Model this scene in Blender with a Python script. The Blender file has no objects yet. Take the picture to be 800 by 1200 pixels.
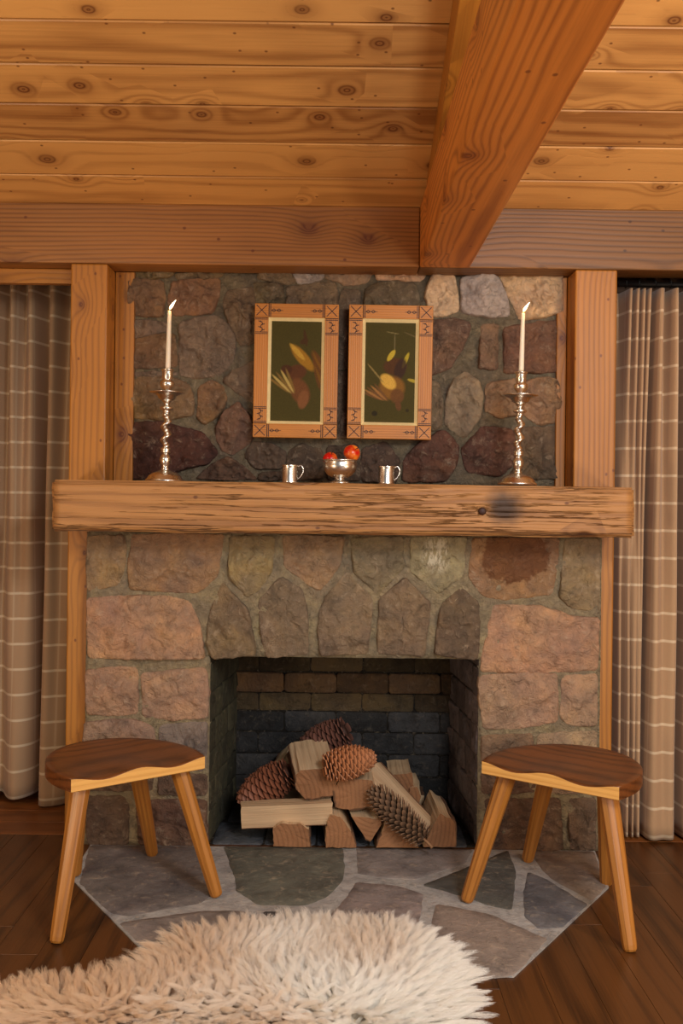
import bpy, bmesh, math, random
import numpy as np
from mathutils import Vector, Matrix, Euler, noise

random.seed(11)
np.random.seed(11)
SC = bpy.context.scene
COL = SC.collection
R = math.radians

# ------------------------------------------------------------------ camera
CX, CY, FPX = 392.0, 585.0, 1136.0          # optical axis and focal length for an 800x1200 frame
CAM_D, CAM_H, ROLL = 3.6, 1.30, R(0.7)
cam_d = bpy.data.cameras.new('camera')
cam = bpy.data.objects.new('camera', cam_d)
COL.objects.link(cam)
cam.location = (0, -CAM_D, CAM_H)
cam.rotation_euler = (R(90), -ROLL, 0)
cam_d.sensor_width = 36
cam_d.lens = 36 * FPX / 1200
cam_d.shift_x = (400 - CX) / 1200
cam_d.shift_y = -(600 - CY) / 1200
cam_d.clip_start = 0.05
SC.camera = cam

# ------------------------------------------------------------------ world, lamps, exposure
world = bpy.data.worlds.new('world')
SC.world = world
world.use_nodes = True
wb = world.node_tree.nodes['Background']
wb.inputs[0].default_value = (0.80, 0.86, 1.0, 1)
wb.inputs[1].default_value = 0.10
SC.view_settings.view_transform = 'Standard'
SC.view_settings.look = 'None'
SC.view_settings.gamma = 1.0
SC.view_settings.exposure = 0.0
SC.cycles.max_bounces = 8
SC.cycles.diffuse_bounces = 4
SC.cycles.use_denoising = True
SC.cycles.sample_clamp_indirect = 4


def lamp(name, kind, loc, energy, color, size=0.1, target=None, **kw):
    d = bpy.data.lights.new(name, kind)
    d.energy = energy
    d.color = color
    if kind == 'AREA':
        d.shape = 'RECTANGLE'
        d.size, d.size_y = size
    else:
        d.shadow_soft_size = size
    for k, v in kw.items():
        setattr(d, k, v)
    o = bpy.data.objects.new(name, d)
    COL.objects.link(o)
    o.location = loc
    if target is not None:
        o.rotation_euler = (Vector(target) - Vector(loc)).to_track_quat('-Z', 'Y').to_euler()
    return o


WARM = (1.0, 0.80, 0.55)
lamp('low_lamp_left', 'POINT', (-1.75, -2.1, 0.78), 48, WARM, 0.16)
lamp('low_lamp_right', 'POINT', (1.80, -2.1, 0.78), 48, WARM, 0.16)
lamp('hanging_lamp_left', 'POINT', (-1.45, -1.75, 2.25), 21, (1.0, 0.82, 0.60), 0.12)
lamp('hanging_lamp_right', 'POINT', (1.60, -1.75, 2.25), 29, (1.0, 0.82, 0.60), 0.12)
lamp('rug_fill_light', 'AREA', (0.95, -3.0, 2.25), 42, (0.98, 0.98, 1.0), (0.5, 0.5), (0.15, -1.5, 0.0))  # unseen area light, added to brighten the rug
lamp('window_daylight', 'AREA', (1.6, -5.2, 2.0), 70, (0.96, 0.98, 1.0), (2.2, 1.8), (0.2, -0.6, 0.6))


# ------------------------------------------------------------------ pixel of the photograph -> point of the room
def _un(px, py):
    c, s = math.cos(ROLL), math.sin(ROLL)
    dx, dy = px - CX, py - CY
    return dx * c + dy * s, -dx * s + dy * c


def at(px, py, Y):
    dx, dy = _un(px, py)
    t = (Y + CAM_D) / FPX
    return Vector((dx * t, Y, CAM_H - dy * t))


def atz(px, py, z):
    dx, dy = _un(px, py)
    t = (CAM_H - z) / dy
    return Vector((dx * t, FPX * t - CAM_D, z))


def lin(r, g, b):
    f = lambda c: (c / 255 / 12.92) if c / 255 <= 0.04045 else ((c / 255 + 0.055) / 1.055) ** 2.4
    return (f(r), f(g), f(b), 1.0)


# ------------------------------------------------------------------ node helper
class G:
    def __init__(s, name):
        s.m = bpy.data.materials.new(name)
        s.m.use_nodes = True
        s.nt = s.m.node_tree
        s.bsdf = s.nt.nodes['Principled BSDF']

    def n(s, t, ins=None, **props):
        nd = s.nt.nodes.new('ShaderNode' + t)
        for k, v in props.items():
            setattr(nd, k, v)
        for k, v in (ins or {}).items():
            s.put(nd.inputs[k], v)
        return nd

    def put(s, sock, v):
        if isinstance(v, bpy.types.NodeSocket):
            s.nt.links.new(v, sock)
        else:
            sock.default_value = v

    def math(s, op, a, b=None, c=None, clamp=False):
        nd = s.nt.nodes.new('ShaderNodeMath')
        nd.operation = op
        nd.use_clamp = clamp
        for i, v in enumerate((a, b, c)):
            if v is not None:
                s.put(nd.inputs[i], v)
        return nd.outputs[0]

    def mix(s, fac, a, b, blend='MIX'):
        nd = s.nt.nodes.new('ShaderNodeMix')
        nd.data_type = 'RGBA'
        nd.blend_type = blend
        s.put(nd.inputs[0], fac)
        s.put(nd.inputs[6], a)
        s.put(nd.inputs[7], b)
        return nd.outputs[2]

    def smooth(s, v, lo, hi):
        nd = s.nt.nodes.new('ShaderNodeMapRange')
        nd.interpolation_type = 'SMOOTHSTEP'
        s.put(nd.inputs[0], v)
        nd.inputs[1].default_value = lo
        nd.inputs[2].default_value = hi
        return nd.outputs[0]

    def noise(s, vec, scale, detail=3, rough=0.55, dist=0.0):
        return s.n('TexNoise', {'Vector': vec, 'Scale': scale, 'Detail': detail, 'Roughness': rough, 'Distortion': dist}).outputs[0]

    def mapping(s, vec, scale=(1, 1, 1), loc=(0, 0, 0)):
        return s.n('Mapping', {'Vector': vec, 'Scale': scale, 'Location': loc}).outputs[0]

    def obj(s, seed=True):
        tc = s.n('TexCoord').outputs['Object']
        if not seed:
            return tc
        r = s.n('ObjectInfo').outputs['Random']
        off = s.n('CombineXYZ', {0: s.math('MULTIPLY', r, 37.0), 1: s.math('MULTIPLY', r, 3.1), 2: s.math('MULTIPLY', r, 5.3)}).outputs[0]
        return s.n('VectorMath', {0: tc, 1: off}, operation='ADD').outputs[0]

    def bump(s, h, strength=0.3, dist=0.01, normal=None):
        nd = s.n('Bump', {'Height': h, 'Strength': strength, 'Distance': dist})
        if normal is not None:
            s.put(nd.inputs['Normal'], normal)
        return nd.outputs[0]

    def out(s, color=None, rough=None, normal=None, metal=None, spec=None, **kw):
        for k, v in (('Base Color', color), ('Roughness', rough), ('Normal', normal), ('Metallic', metal), ('Specular IOR Level', spec)):
            if v is not None:
                s.put(s.bsdf.inputs[k], v)
        for k, v in kw.items():
            s.put(s.bsdf.inputs[k], v)
        return s.m


def wood(name, light, dark, knot=lin(82, 40, 16), rough=0.45, ring=42.0, knots=0.5, kscale=(4.4, 6.0),
         wave=0.5, vary=0.35, fiber=0.25, blotch=0.25, bump=0.15, cracks=0.0):
    """solid wood; the grain runs along the object's local X"""
    g = G(name)
    p = g.obj()
    sep = g.n('SeparateXYZ', {0: p})
    # knots: sparse cells of a stretched voronoi
    yz = g.math('ADD', sep.outputs[1], sep.outputs[2])
    kv = g.n('CombineXYZ', {0: g.math('MULTIPLY', sep.outputs[0], kscale[0]), 1: g.math('MULTIPLY', yz, kscale[1]), 2: 0.0}).outputs[0]
    vn = g.n('TexVoronoi', {'Vector': kv, 'Scale': 1.0, 'Randomness': 1.0}, voronoi_dimensions='2D')
    d = vn.outputs['Distance']
    has = g.math('GREATER_THAN', g.n('SeparateColor', {0: vn.outputs['Color']}).outputs[0], 1.0 - knots)
    near = g.math('MULTIPLY', g.math('EXPONENT', g.math('MULTIPLY', d, -6.0)), has)
    ksz = g.math('MULTIPLY_ADD', g.n('SeparateColor', {0: vn.outputs['Color']}).outputs[1], 1.5, 0.45)
    pin = g.n('TexVoronoi', {'Vector': g.n('VectorMath', {0: kv, 1: (2.3, 2.1, 1.0)}, operation='MULTIPLY').outputs[0], 'Scale': 1.0}, voronoi_dimensions='2D')
    pinh = g.math('GREATER_THAN', g.n('SeparateColor', {0: pin.outputs['Color']}).outputs[0], 1.0 - knots * 0.6)
    pinm = g.math('MULTIPLY', g.math('SUBTRACT', 1.0, g.smooth(pin.outputs['Distance'], 0.03, 0.075)), pinh)
    # growth rings
    n1 = g.noise(g.mapping(p, (0.9, 5, 5)), 1.0, 2, 0.5)
    tc = g.n('TexCoord').outputs['Object']
    ls = g.n('SeparateXYZ', {0: tc})
    rnd = g.n('ObjectInfo').outputs['Random']
    yo = g.math('ADD', ls.outputs[1], g.math('MULTIPLY_ADD', rnd, 0.16, -0.08))
    zo = g.math('ADD', ls.outputs[2], 0.16)
    rad = g.math('SQRT', g.math('ADD', g.math('MULTIPLY', yo, yo), g.math('MULTIPLY', zo, zo)))
    f = g.math('MULTIPLY', rad, ring * 6.283)
    f = g.math('MULTIPLY_ADD', n1, 17.0, f)
    f = g.math('MULTIPLY_ADD', near, 22.0, f)
    w = g.math('MULTIPLY_ADD', g.math('SINE', f), 0.5, 0.5)
    w = g.math('POWER', w, 2.2)
    fib = g.noise(g.mapping(p, (3, 160, 160)), 1.0, 2, 0.6)
    big = g.noise(g.mapping(p, (1.6, 7, 7)), 1.0, 3, 0.6)
    fac = g.math('MULTIPLY', w, wave)
    fac = g.math('MULTIPLY_ADD', g.math('SUBTRACT', fib, 0.5), fiber * 2, fac)
    fac = g.math('MULTIPLY_ADD', g.math('SUBTRACT', big, 0.45), blotch * 2, fac)
    fac = g.math('MULTIPLY_ADD', g.math('SUBTRACT', rnd, 0.5), vary, fac, clamp=True)
    col = g.mix(fac, light, dark)
    halo = g.math('MULTIPLY', g.math('SUBTRACT', 1.0, g.smooth(g.math('DIVIDE', d, ksz), 0.03, 0.30)), has)
    col = g.mix(g.math('MULTIPLY', halo, 0.40), col, dark)
    core = g.math('MULTIPLY', g.math('SUBTRACT', 1.0, g.smooth(g.math('DIVIDE', g.math('MULTIPLY_ADD', fib, 0.04, d), ksz), 0.055, 0.125)), has)
    col = g.mix(g.math('MULTIPLY', g.math('MULTIPLY', core, g.math('MULTIPLY_ADD', w, 0.45, 0.45)), 1.0), col, knot)
    col = g.mix(g.math('MULTIPLY', pinm, 0.75), col, knot)
    h = g.math('MULTIPLY_ADD', fib, 0.6, g.math('MULTIPLY', w, -0.4))
    h = g.math('MULTIPLY_ADD', core, -0.5, h)
    if cracks:
        ck = g.noise(g.mapping(p, (1.4, 52, 52)), 1.0, 4, 0.6, 0.2)
        cm = g.math('SUBTRACT', 1.0, g.smooth(g.math('ABSOLUTE', g.math('SUBTRACT', ck, 0.5)), 0.0, 0.026))
        area = g.smooth(g.noise(g.mapping(p, (2.0, 6, 6)), 1.0, 2), 0.40, 0.58)
        cm = g.math('MULTIPLY', cm, area)
        col = g.mix(g.math('MULTIPLY', cm, cracks), col, knot)
        h = g.math('MULTIPLY_ADD', cm, -2.0, h)
    return g, col, g.bump(h, bump, 0.006), g.out(col, rough, None), rough


def wood_mat(*a, **k):
    g, col, nrm, m, rough = wood(*a, **k)
    g.put(g.bsdf.inputs['Normal'], nrm)
    return m


M = {}
RED = lin(96, 44, 18)
M['ceiling'] = wood_mat('ceiling_pine', lin(218, 160, 90), lin(142, 88, 42), knot=RED, rough=0.42, ring=44, knots=0.46, kscale=(4.6, 6.6), vary=0.85, wave=0.42, blotch=0.35)
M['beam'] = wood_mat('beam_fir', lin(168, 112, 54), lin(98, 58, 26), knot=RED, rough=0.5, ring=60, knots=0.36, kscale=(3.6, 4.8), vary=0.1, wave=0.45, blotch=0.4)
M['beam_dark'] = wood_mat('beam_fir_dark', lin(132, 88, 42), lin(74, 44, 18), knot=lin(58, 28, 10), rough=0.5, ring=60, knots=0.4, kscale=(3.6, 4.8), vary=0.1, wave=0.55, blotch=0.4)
M['tie'] = wood_mat('beam_fir_red', lin(214, 134, 54), lin(140, 74, 24), knot=lin(112, 50, 16), rough=0.5, ring=46, knots=0.34, kscale=(3.2, 4.4), vary=0.1, wave=0.55, blotch=0.35)
M['post'] = wood_mat('post_fir', lin(180, 116, 38), lin(112, 64, 18), knot=RED, rough=0.5, ring=50, knots=0.36, kscale=(4.0, 5.5), vary=0.2, wave=0.40, blotch=0.35)
M['floor'] = wood_mat('floor_oak', lin(88, 52, 22), lin(38, 20, 8), knot=lin(30, 14, 6), rough=0.36, ring=46, knots=0.02, kscale=(2, 5), vary=0.5, wave=0.55, fiber=0.5)
M['leg'] = wood_mat('oak_leg', lin(170, 110, 44), lin(108, 62, 20), rough=0.4, ring=60, knots=0.0, vary=0.15, wave=0.35, fiber=0.6)
M['seat_edge'] = wood_mat('oak_seat_edge', lin(226, 170, 90), lin(184, 124, 56), rough=0.42, ring=50, knots=0.0, vary=0.1, wave=0.3, fiber=0.5)
M['seat_top'] = wood_mat('stained_seat_top', lin(112, 64, 30), lin(50, 25, 11), rough=0.36, ring=40, knots=0.0, vary=0.1, wave=0.5, fiber=0.5, blotch=0.6)
M['frame'] = wood_mat('frame_oak', lin(188, 118, 34), lin(122, 68, 16), rough=0.5, ring=120, knots=0.0, vary=0.2, wave=0.3, fiber=0.5)
M['split'] = wood_mat('split_wood', lin(206, 176, 138), lin(158, 122, 88), rough=0.8, ring=45, knots=0.0, vary=0.5, wave=0.2, fiber=0.5, bump=0.6)
M['endgrain'] = wood_mat('log_end', lin(148, 102, 66), lin(92, 58, 34), rough=0.85, ring=60, knots=0.0, vary=0.4, wave=0.25, fiber=0.2, bump=0.4)
M['threshold'] = wood_mat('threshold_wood', lin(140, 84, 40), lin(84, 44, 18), rough=0.4, ring=30, knots=0.3, vary=0.2)

# hewn mantel: cracks, and the right candlestick's shadow painted as a dark patch
g, col, nrm, m, _ = wood('mantel_timber', lin(176, 124, 70), lin(108, 66, 34), rough=0.6, ring=44, knots=0.10, kscale=(3.0, 5.0),
                         vary=0.0, wave=0.4, fiber=0.32, blotch=0.35, bump=0.8, cracks=0.42)
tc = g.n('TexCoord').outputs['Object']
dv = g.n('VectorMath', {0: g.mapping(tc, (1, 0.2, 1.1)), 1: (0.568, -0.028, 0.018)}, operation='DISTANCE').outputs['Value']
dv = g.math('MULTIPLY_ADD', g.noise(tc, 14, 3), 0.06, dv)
shade_mask = g.math('SUBTRACT', 1.0, g.smooth(dv, 0.05, 0.125))
g.put(g.bsdf.inputs['Base Color'], g.mix(g.math('MULTIPLY', shade_mask, 0.9), col, lin(36, 21, 13)))
g.put(g.bsdf.inputs['Normal'], nrm)
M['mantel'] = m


def rock(name, rough=0.85, bump=0.8, speck=0.10, use_obj_color=True, color=None, scale=1.0, vein=0.6, dirt=0.45):
    g = G(name)
    p = g.obj()
    base = g.n('ObjectInfo').outputs['Color'] if use_obj_color else g.n('RGB').outputs[0]
    if not use_obj_color:
        base.node.outputs[0].default_value = color
    n0 = g.noise(p, 4.5 * scale, 3, 0.6)
    n1 = g.noise(p, 9 * scale, 4, 0.65, 0.4)
    n2 = g.noise(p, 30 * scale, 6, 0.7, 0.6)
    n3 = g.noise(p, 190 * scale, 3, 0.7)
    hs = g.n('HueSaturation', {'Color': base, 'Hue': g.math('MULTIPLY_ADD', n0, 0.035, 0.4825), 'Saturation': g.math('MULTIPLY_ADD', n1, 0.5, 0.7),
                               'Value': g.math('MULTIPLY_ADD', n1, 1.5, 0.28)}).outputs[0]
    col = g.mix(g.math('MULTIPLY', g.smooth(n2, 0.52, 0.72), vein), hs, g.mix(0.55, hs, lin(214, 190, 160)))
    dk = g.mix(0.7, hs, lin(36, 28, 20))
    col = g.mix(g.math('MULTIPLY', g.smooth(g.noise(p, 17 * scale, 5, 0.75, 0.5), 0.50, 0.68), dirt), col, dk)
    ck = g.math('ABSOLUTE', g.math('SUBTRACT', g.noise(p, 8 * scale, 4, 0.6, 0.8), 0.5))
    ckm = g.math('MULTIPLY', g.math('SUBTRACT', 1.0, g.smooth(ck, 0.0, 0.008)), g.smooth(n0, 0.45, 0.6))
    col = g.mix(g.math('MULTIPLY', ckm, 0.25), col, dk)
    col = g.mix(g.math('MULTIPLY', g.smooth(n3, 0.60, 0.75), speck), col, lin(206, 186, 158))
    vor = g.n('TexVoronoi', {'Vector': p, 'Scale': 17.0 * scale}, feature='F1').outputs[0]
    h = g.math('MULTIPLY_ADD', n2, 1.4, g.math('MULTIPLY', n3, 0.3))
    h = g.math('MULTIPLY_ADD', vor, 0.5, h)
    h = g.math('MULTIPLY_ADD', ckm, -0.25, h)
    return g.out(col, rough, g.bump(h, bump, 0.03), spec=0.25)


M['stone'] = rock('fieldstone')
# two marked stones over the arch: lime runs down one, a rusty brown face on the other
M['stone_lime'] = rock('limewashed_fieldstone')
M['stone_rust'] = rock('rusty_fieldstone')
for key, cpx, rx, rz_, colr in (('stone_lime', (512, 650), 0.085, 0.10, lin(226, 212, 180)), ('stone_rust', (604, 652), 0.185, 0.15, lin(112, 66, 38))):
    g = G('tmp')
    m_old = M[key]
    bpy.data.materials.remove(g.m)
    g.m, g.nt = m_old, m_old.node_tree
    g.bsdf = g.nt.nodes['Principled BSDF']
    src = g.bsdf.inputs['Base Color'].links[0].from_socket
    tc = g.n('TexCoord').outputs['Object']
    c3 = at(cpx[0], cpx[1], 0.0)
    d3 = g.n('VectorMath', {0: g.n('VectorMath', {0: tc, 1: (-c3.x, 0, -c3.z)}, operation='ADD').outputs[0], 1: (1 / rx, 0.0, 1 / rz_)}, operation='MULTIPLY').outputs[0]
    dl = g.n('VectorMath', {0: d3}, operation='LENGTH').outputs['Value']
    if key == 'stone_lime':
        nz_ = g.noise(g.mapping(tc, (55, 10, 16)), 1.0, 5, 0.7)
        mk = g.math('MULTIPLY', g.smooth(nz_, 0.44, 0.54), g.math('SUBTRACT', 1.0, g.smooth(dl, 0.35, 0.85)))
    else:
        nz_ = g.noise(tc, 22, 4, 0.65)
        mk = g.math('MULTIPLY', g.math('SUBTRACT', 1.0, g.smooth(g.math('MULTIPLY_ADD', nz_, 0.7, dl), 0.98, 1.08)), 0.75)
    g.put(g.bsdf.inputs['Base Color'], g.mix(mk, src, colr))
M['flag'] = rock('flagstone', rough=0.6, bump=0.35, speck=0.3)
M['brick'] = rock('firebrick', rough=0.9, bump=0.7, speck=0.06, vein=0.2, dirt=0.75)
M['mortar'] = rock('lime_mortar', rough=0.95, bump=0.9, speck=0.2, use_obj_color=False, color=lin(164, 146, 114), scale=1.6)
M['mortar_up'] = rock('old_mortar', rough=0.95, bump=0.9, speck=0.2, use_obj_color=False, color=lin(132, 118, 94), scale=1.6)
M['soot'] = rock('sooty_mortar', rough=0.95, bump=0.8, speck=0.3, use_obj_color=False, color=lin(40, 35, 29), scale=1.6)
M['hearth_mortar'] = rock('hearth_mortar', rough=0.85, bump=0.35, speck=0.3, use_obj_color=False, color=lin(158, 154, 150), scale=1.6)


def simple(name, color, rough=0.5, metal=0.0, nscale=None, namp=0.3, bump=0.0, spec=None):
    g = G(name)
    c = color
    nrm = None
    if nscale:
        n = g.noise(g.obj(), nscale, 4)
        c = g.n('HueSaturation', {'Color': color, 'Value': g.math('MULTIPLY_ADD', n, namp * 2, 1 - namp)}).outputs[0]
        if bump:
            nrm = g.bump(n, bump, 0.004)
    return g.out(c, rough, nrm, metal, spec)


M['silver'] = simple('silver', lin(232, 226, 214), 0.27, 1.0, 22, 0.12)
M['iron'] = simple('black_iron', lin(22, 20, 19), 0.5, 0.6, 30)
M['wax'] = simple('candle_wax', lin(240, 226, 200), 0.5, 0.0, 8, 0.05)
M['wax'].node_tree.nodes['Principled BSDF'].inputs['Subsurface Weight'].default_value = 0.3
M['wax'].node_tree.nodes['Principled BSDF'].inputs['Subsurface Radius'].default_value = (0.02, 0.012, 0.006)
M['wick'] = simple('wick', lin(24, 18, 14), 0.9, nscale=60)
M['gilt'] = simple('gilt', lin(240, 218, 160), 0.5, 0.15, 60, 0.15)
M['inlay'] = simple('burnt_line', lin(52, 22, 12), 0.6, nscale=60)
M['bark'] = simple('bark', lin(96, 66, 44), 0.95, nscale=45, namp=0.6, bump=1.0)
M['plaster'] = simple('dark_wall', lin(70, 46, 28), 0.8, nscale=6)
M['wallwood'] = simple('side_wall', lin(150, 104, 62), 0.7, nscale=5, namp=0.2)
M['hide'] = simple('hide', lin(226, 206, 176), 0.9, nscale=20)
M['stalk'] = simple('stalk', lin(150, 110, 76), 0.8, nscale=60)

g = G('flame')
g.out(lin(0, 0, 0), 0.5)
zz = g.n('SeparateXYZ', {0: g.n('TexCoord').outputs['Object']}).outputs[2]
g.put(g.bsdf.inputs['Emission Color'], g.mix(g.smooth(zz, 0.0, 0.03), lin(255, 190, 110), lin(255, 236, 190)))
g.put(g.bsdf.inputs['Emission Strength'], 9.0)
M['flame'] = g.m

# plaid cloth, woven on the cloth's own UVs (metres)
g = G('plaid_wool')
uv = g.n('TexCoord').outputs['UV']
sp = g.n('SeparateXYZ', {0: uv})


def stripe(sock, period, half, off=0.0):
    f = g.math('FRACT', g.math('DIVIDE', g.math('ADD', sock, off), period))
    d_ = g.math('ABSOLUTE', g.math('SUBTRACT', f, 0.5))
    return g.math('SUBTRACT', 1.0, g.smooth(d_, half / period * 0.75, half / period * 1.25))


su = stripe(sp.outputs[0], 0.135, 0.0045, 0.03)
sv = stripe(sp.outputs[1], 0.1063, 0.0052, 0.0)
we = g.noise(g.mapping(uv, (420, 420, 1)), 1.0, 2, 0.6)
w2 = g.noise(g.mapping(uv, (60, 260, 1)), 1.0, 2, 0.6)
base = g.mix(we, lin(146, 114, 84), lin(194, 160, 124))
base = g.mix(g.math('MULTIPLY', w2, 0.5), base, lin(170, 136, 104))
lines = g.math('MAXIMUM', g.math('MULTIPLY', su, 0.20), g.math('MULTIPLY', sv, 0.60))
base = g.mix(lines, base, lin(226, 206, 174))
M['plaid'] = g.out(base, 0.9, g.bump(we, 0.25, 0.002), spec=0.1)
g.put(g.bsdf.inputs['Sheen Weight'], 0.2)

g = G('apple_skin')
p = g.obj()
sp = g.n('SeparateXYZ', {0: g.n('TexCoord').outputs['Object']})
n = g.noise(g.mapping(p, (40, 40, 6)), 1.0, 3, 0.6)
n2 = g.noise(p, 16, 2)
f = g.math('MULTIPLY_ADD', n, 0.5, g.math('MULTIPLY', n2, 0.9))
c = g.mix(g.smooth(f, 0.62, 0.95), lin(196, 18, 14), lin(236, 132, 40))
M['apple'] = g.out(c, 0.22)

g = G('painted_canvas')
ca = g.n('Attribute', attribute_name='paint').outputs['Color']
wv = g.noise(g.mapping(g.n('TexCoord').outputs['Object'], (300, 300, 300)), 1.0, 2)
M['canvas'] = g.out(g.mix(0.06, ca, g.mix(wv, lin(40, 36, 16), lin(110, 100, 50))), 0.7, g.bump(wv, 0.15, 0.001), spec=0.15)

g = G('cone_scale')
ca = g.n('Attribute', attribute_name='tip').outputs['Fac']
oc = g.n('ObjectInfo').outputs['Color']
nn = g.noise(g.obj(), 90, 3)
dk = g.mix(0.72, oc, lin(20, 10, 7))
c = g.mix(g.math('MULTIPLY_ADD', nn, 0.3, g.math('SUBTRACT', ca, 0.15), clamp=True), dk, oc)
M['cone'] = g.out(c, 0.6)

g = G('fleece')
hi = g.n('HairInfo')
tx = g.n('Attribute', attribute_name='tint').outputs['Fac']
c0 = g.mix(tx, lin(222, 188, 148), lin(250, 244, 232))
c1 = g.mix(tx, lin(242, 220, 192), lin(255, 253, 248))
c = g.mix(hi.outputs['Intercept'], c0, c1)
g.out(c, 0.6, spec=0.15)
tr = g.n('BsdfTranslucent', {'Color': c})
mx = g.n('MixShader', {0: 0.38, 1: g.bsdf.outputs[0], 2: tr.outputs[0]})
g.nt.links.new(mx.outputs[0], g.nt.nodes['Material Output'].inputs['Surface'])
M['fleece'] = g.m


# ------------------------------------------------------------------ mesh helpers
def add(name, me, parent=None, mats=(), loc=None, rot=None, smooth=False, color=None):
    for m_ in mats:
        me.materials.append(m_)
    if smooth:
        me.polygons.foreach_set('use_smooth', [True] * len(me.polygons))
    o = bpy.data.objects.new(name, me)
    COL.objects.link(o)
    if parent is not None:
        o.parent = parent
    if loc is not None:
        o.location = loc
    if rot is not None:
        o.rotation_euler = rot
    if color is not None:
        o.color = color
    return o


def mesh(verts, faces, mi=None):
    me = bpy.data.meshes.new('m')
    me.from_pydata([tuple(v) for v in verts], [], faces)
    if mi is not None:
        me.polygons.foreach_set('material_index', mi)
    me.update()
    return me


def empty(name, loc=(0, 0, 0), rot=(0, 0, 0)):
    o = bpy.data.objects.new(name, None)
    o.empty_display_size = 0.05
    COL.objects.link(o)
    o.location = loc
    o.rotation_euler = rot
    return o


def tag(o, label=None, cat=None, group=None, kind=None):
    for k, v in (('label', label), ('category', cat), ('group', group), ('kind', kind)):
        if v:
            o[k] = v
    return o


def copy_tree(o, parent=None):
    c = o.copy()
    COL.objects.link(c)
    c.parent = parent
    for ch in list(o.children):
        copy_tree(ch, c)
    return c


def bm_mesh(bm):
    me = bpy.data.meshes.new('m')
    bm.to_mesh(me)
    bm.free()
    return me


def box_me(sx, sy, sz, bevel=0.0, seg=2, cuts=None):
    """box centred at the origin; optional cut counts per axis"""
    bm = bmesh.new()
    bmesh.ops.create_cube(bm, size=1)
    bmesh.ops.scale(bm, vec=(sx, sy, sz), verts=bm.verts)
    if bevel:
        bmesh.ops.bevel(bm, geom=list(bm.edges), offset=bevel, segments=seg, affect='EDGES', profile=0.5)
    return bm_mesh(bm)


def box(name, x0, x1, y0, y1, z0, z1, mat, parent=None, bevel=0.004, axis='x', color=None):
    """axis-aligned box whose local X (the grain) runs along the axis asked for"""
    sx, sy, sz = x1 - x0, y1 - y0, z1 - z0
    c = ((x0 + x1) / 2, (y0 + y1) / 2, (z0 + z1) / 2)
    if axis == 'x':
        me, rot = box_me(sx, sy, sz, bevel), (0, 0, 0)
    elif axis == 'y':
        me, rot = box_me(sy, sx, sz, bevel), (0, 0, R(90))
    else:
        me, rot = box_me(sz, sy, sx, bevel), (0, R(-90), 0)
    return add(name, me, parent, [mat], c, rot, color=color)


def lathe_me(prof, seg=32, tw=None):
    """prof: list of (r, z). tw: function z -> (ox, oy) offset of the ring"""
    vs, fs = [], []
    for r, z in prof:
        ox, oy = tw(z) if tw else (0, 0)
        for i in range(seg):
            a = 2 * math.pi * i / seg
            vs.append((ox + r * math.cos(a), oy + r * math.sin(a), z))
    n = len(prof)
    for k in range(n - 1):
        for i in range(seg):
            j = (i + 1) % seg
            fs.append((k * seg + i, k * seg + j, (k + 1) * seg + j, (k + 1) * seg + i))
    fs.append(tuple(reversed(range(seg))))
    fs.append(tuple((n - 1) * seg + i for i in range(seg)))
    return mesh(vs, fs)


def tube_me(pts, rad, seg=8, closed=False):
    vs, fs = [], []
    n = len(pts)
    rad = rad if isinstance(rad, (list, tuple)) else [rad] * n
    up = Vector((0, 0, 1))
    for k, p in enumerate(pts):
        p = Vector(p)
        d = (Vector(pts[min(k + 1, n - 1)]) - Vector(pts[max(k - 1, 0)])).normalized()
        a = d.cross(up)
        if a.length < 1e-3:
            a = d.cross(Vector((0, 1, 0)))
        a.normalize()
        b = d.cross(a)
        for i in range(seg):
            t = 2 * math.pi * i / seg
            vs.append(p + (a * math.cos(t) + b * math.sin(t)) * rad[k])
    for k in range(n - 1):
        for i in range(seg):
            j = (i + 1) % seg
            fs.append((k * seg + i, k * seg + j, (k + 1) * seg + j, (k + 1) * seg + i))
    fs.append(tuple(reversed(range(seg))))
    fs.append(tuple((n - 1) * seg + i for i in range(seg)))
    return mesh(vs, fs)


def grid_faces(nu, nv, off=0):
    return [(off + j * nu + i, off + j * nu + i + 1, off + (j + 1) * nu + i + 1, off + (j + 1) * nu + i) for j in range(nv - 1) for i in range(nu - 1)]


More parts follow.
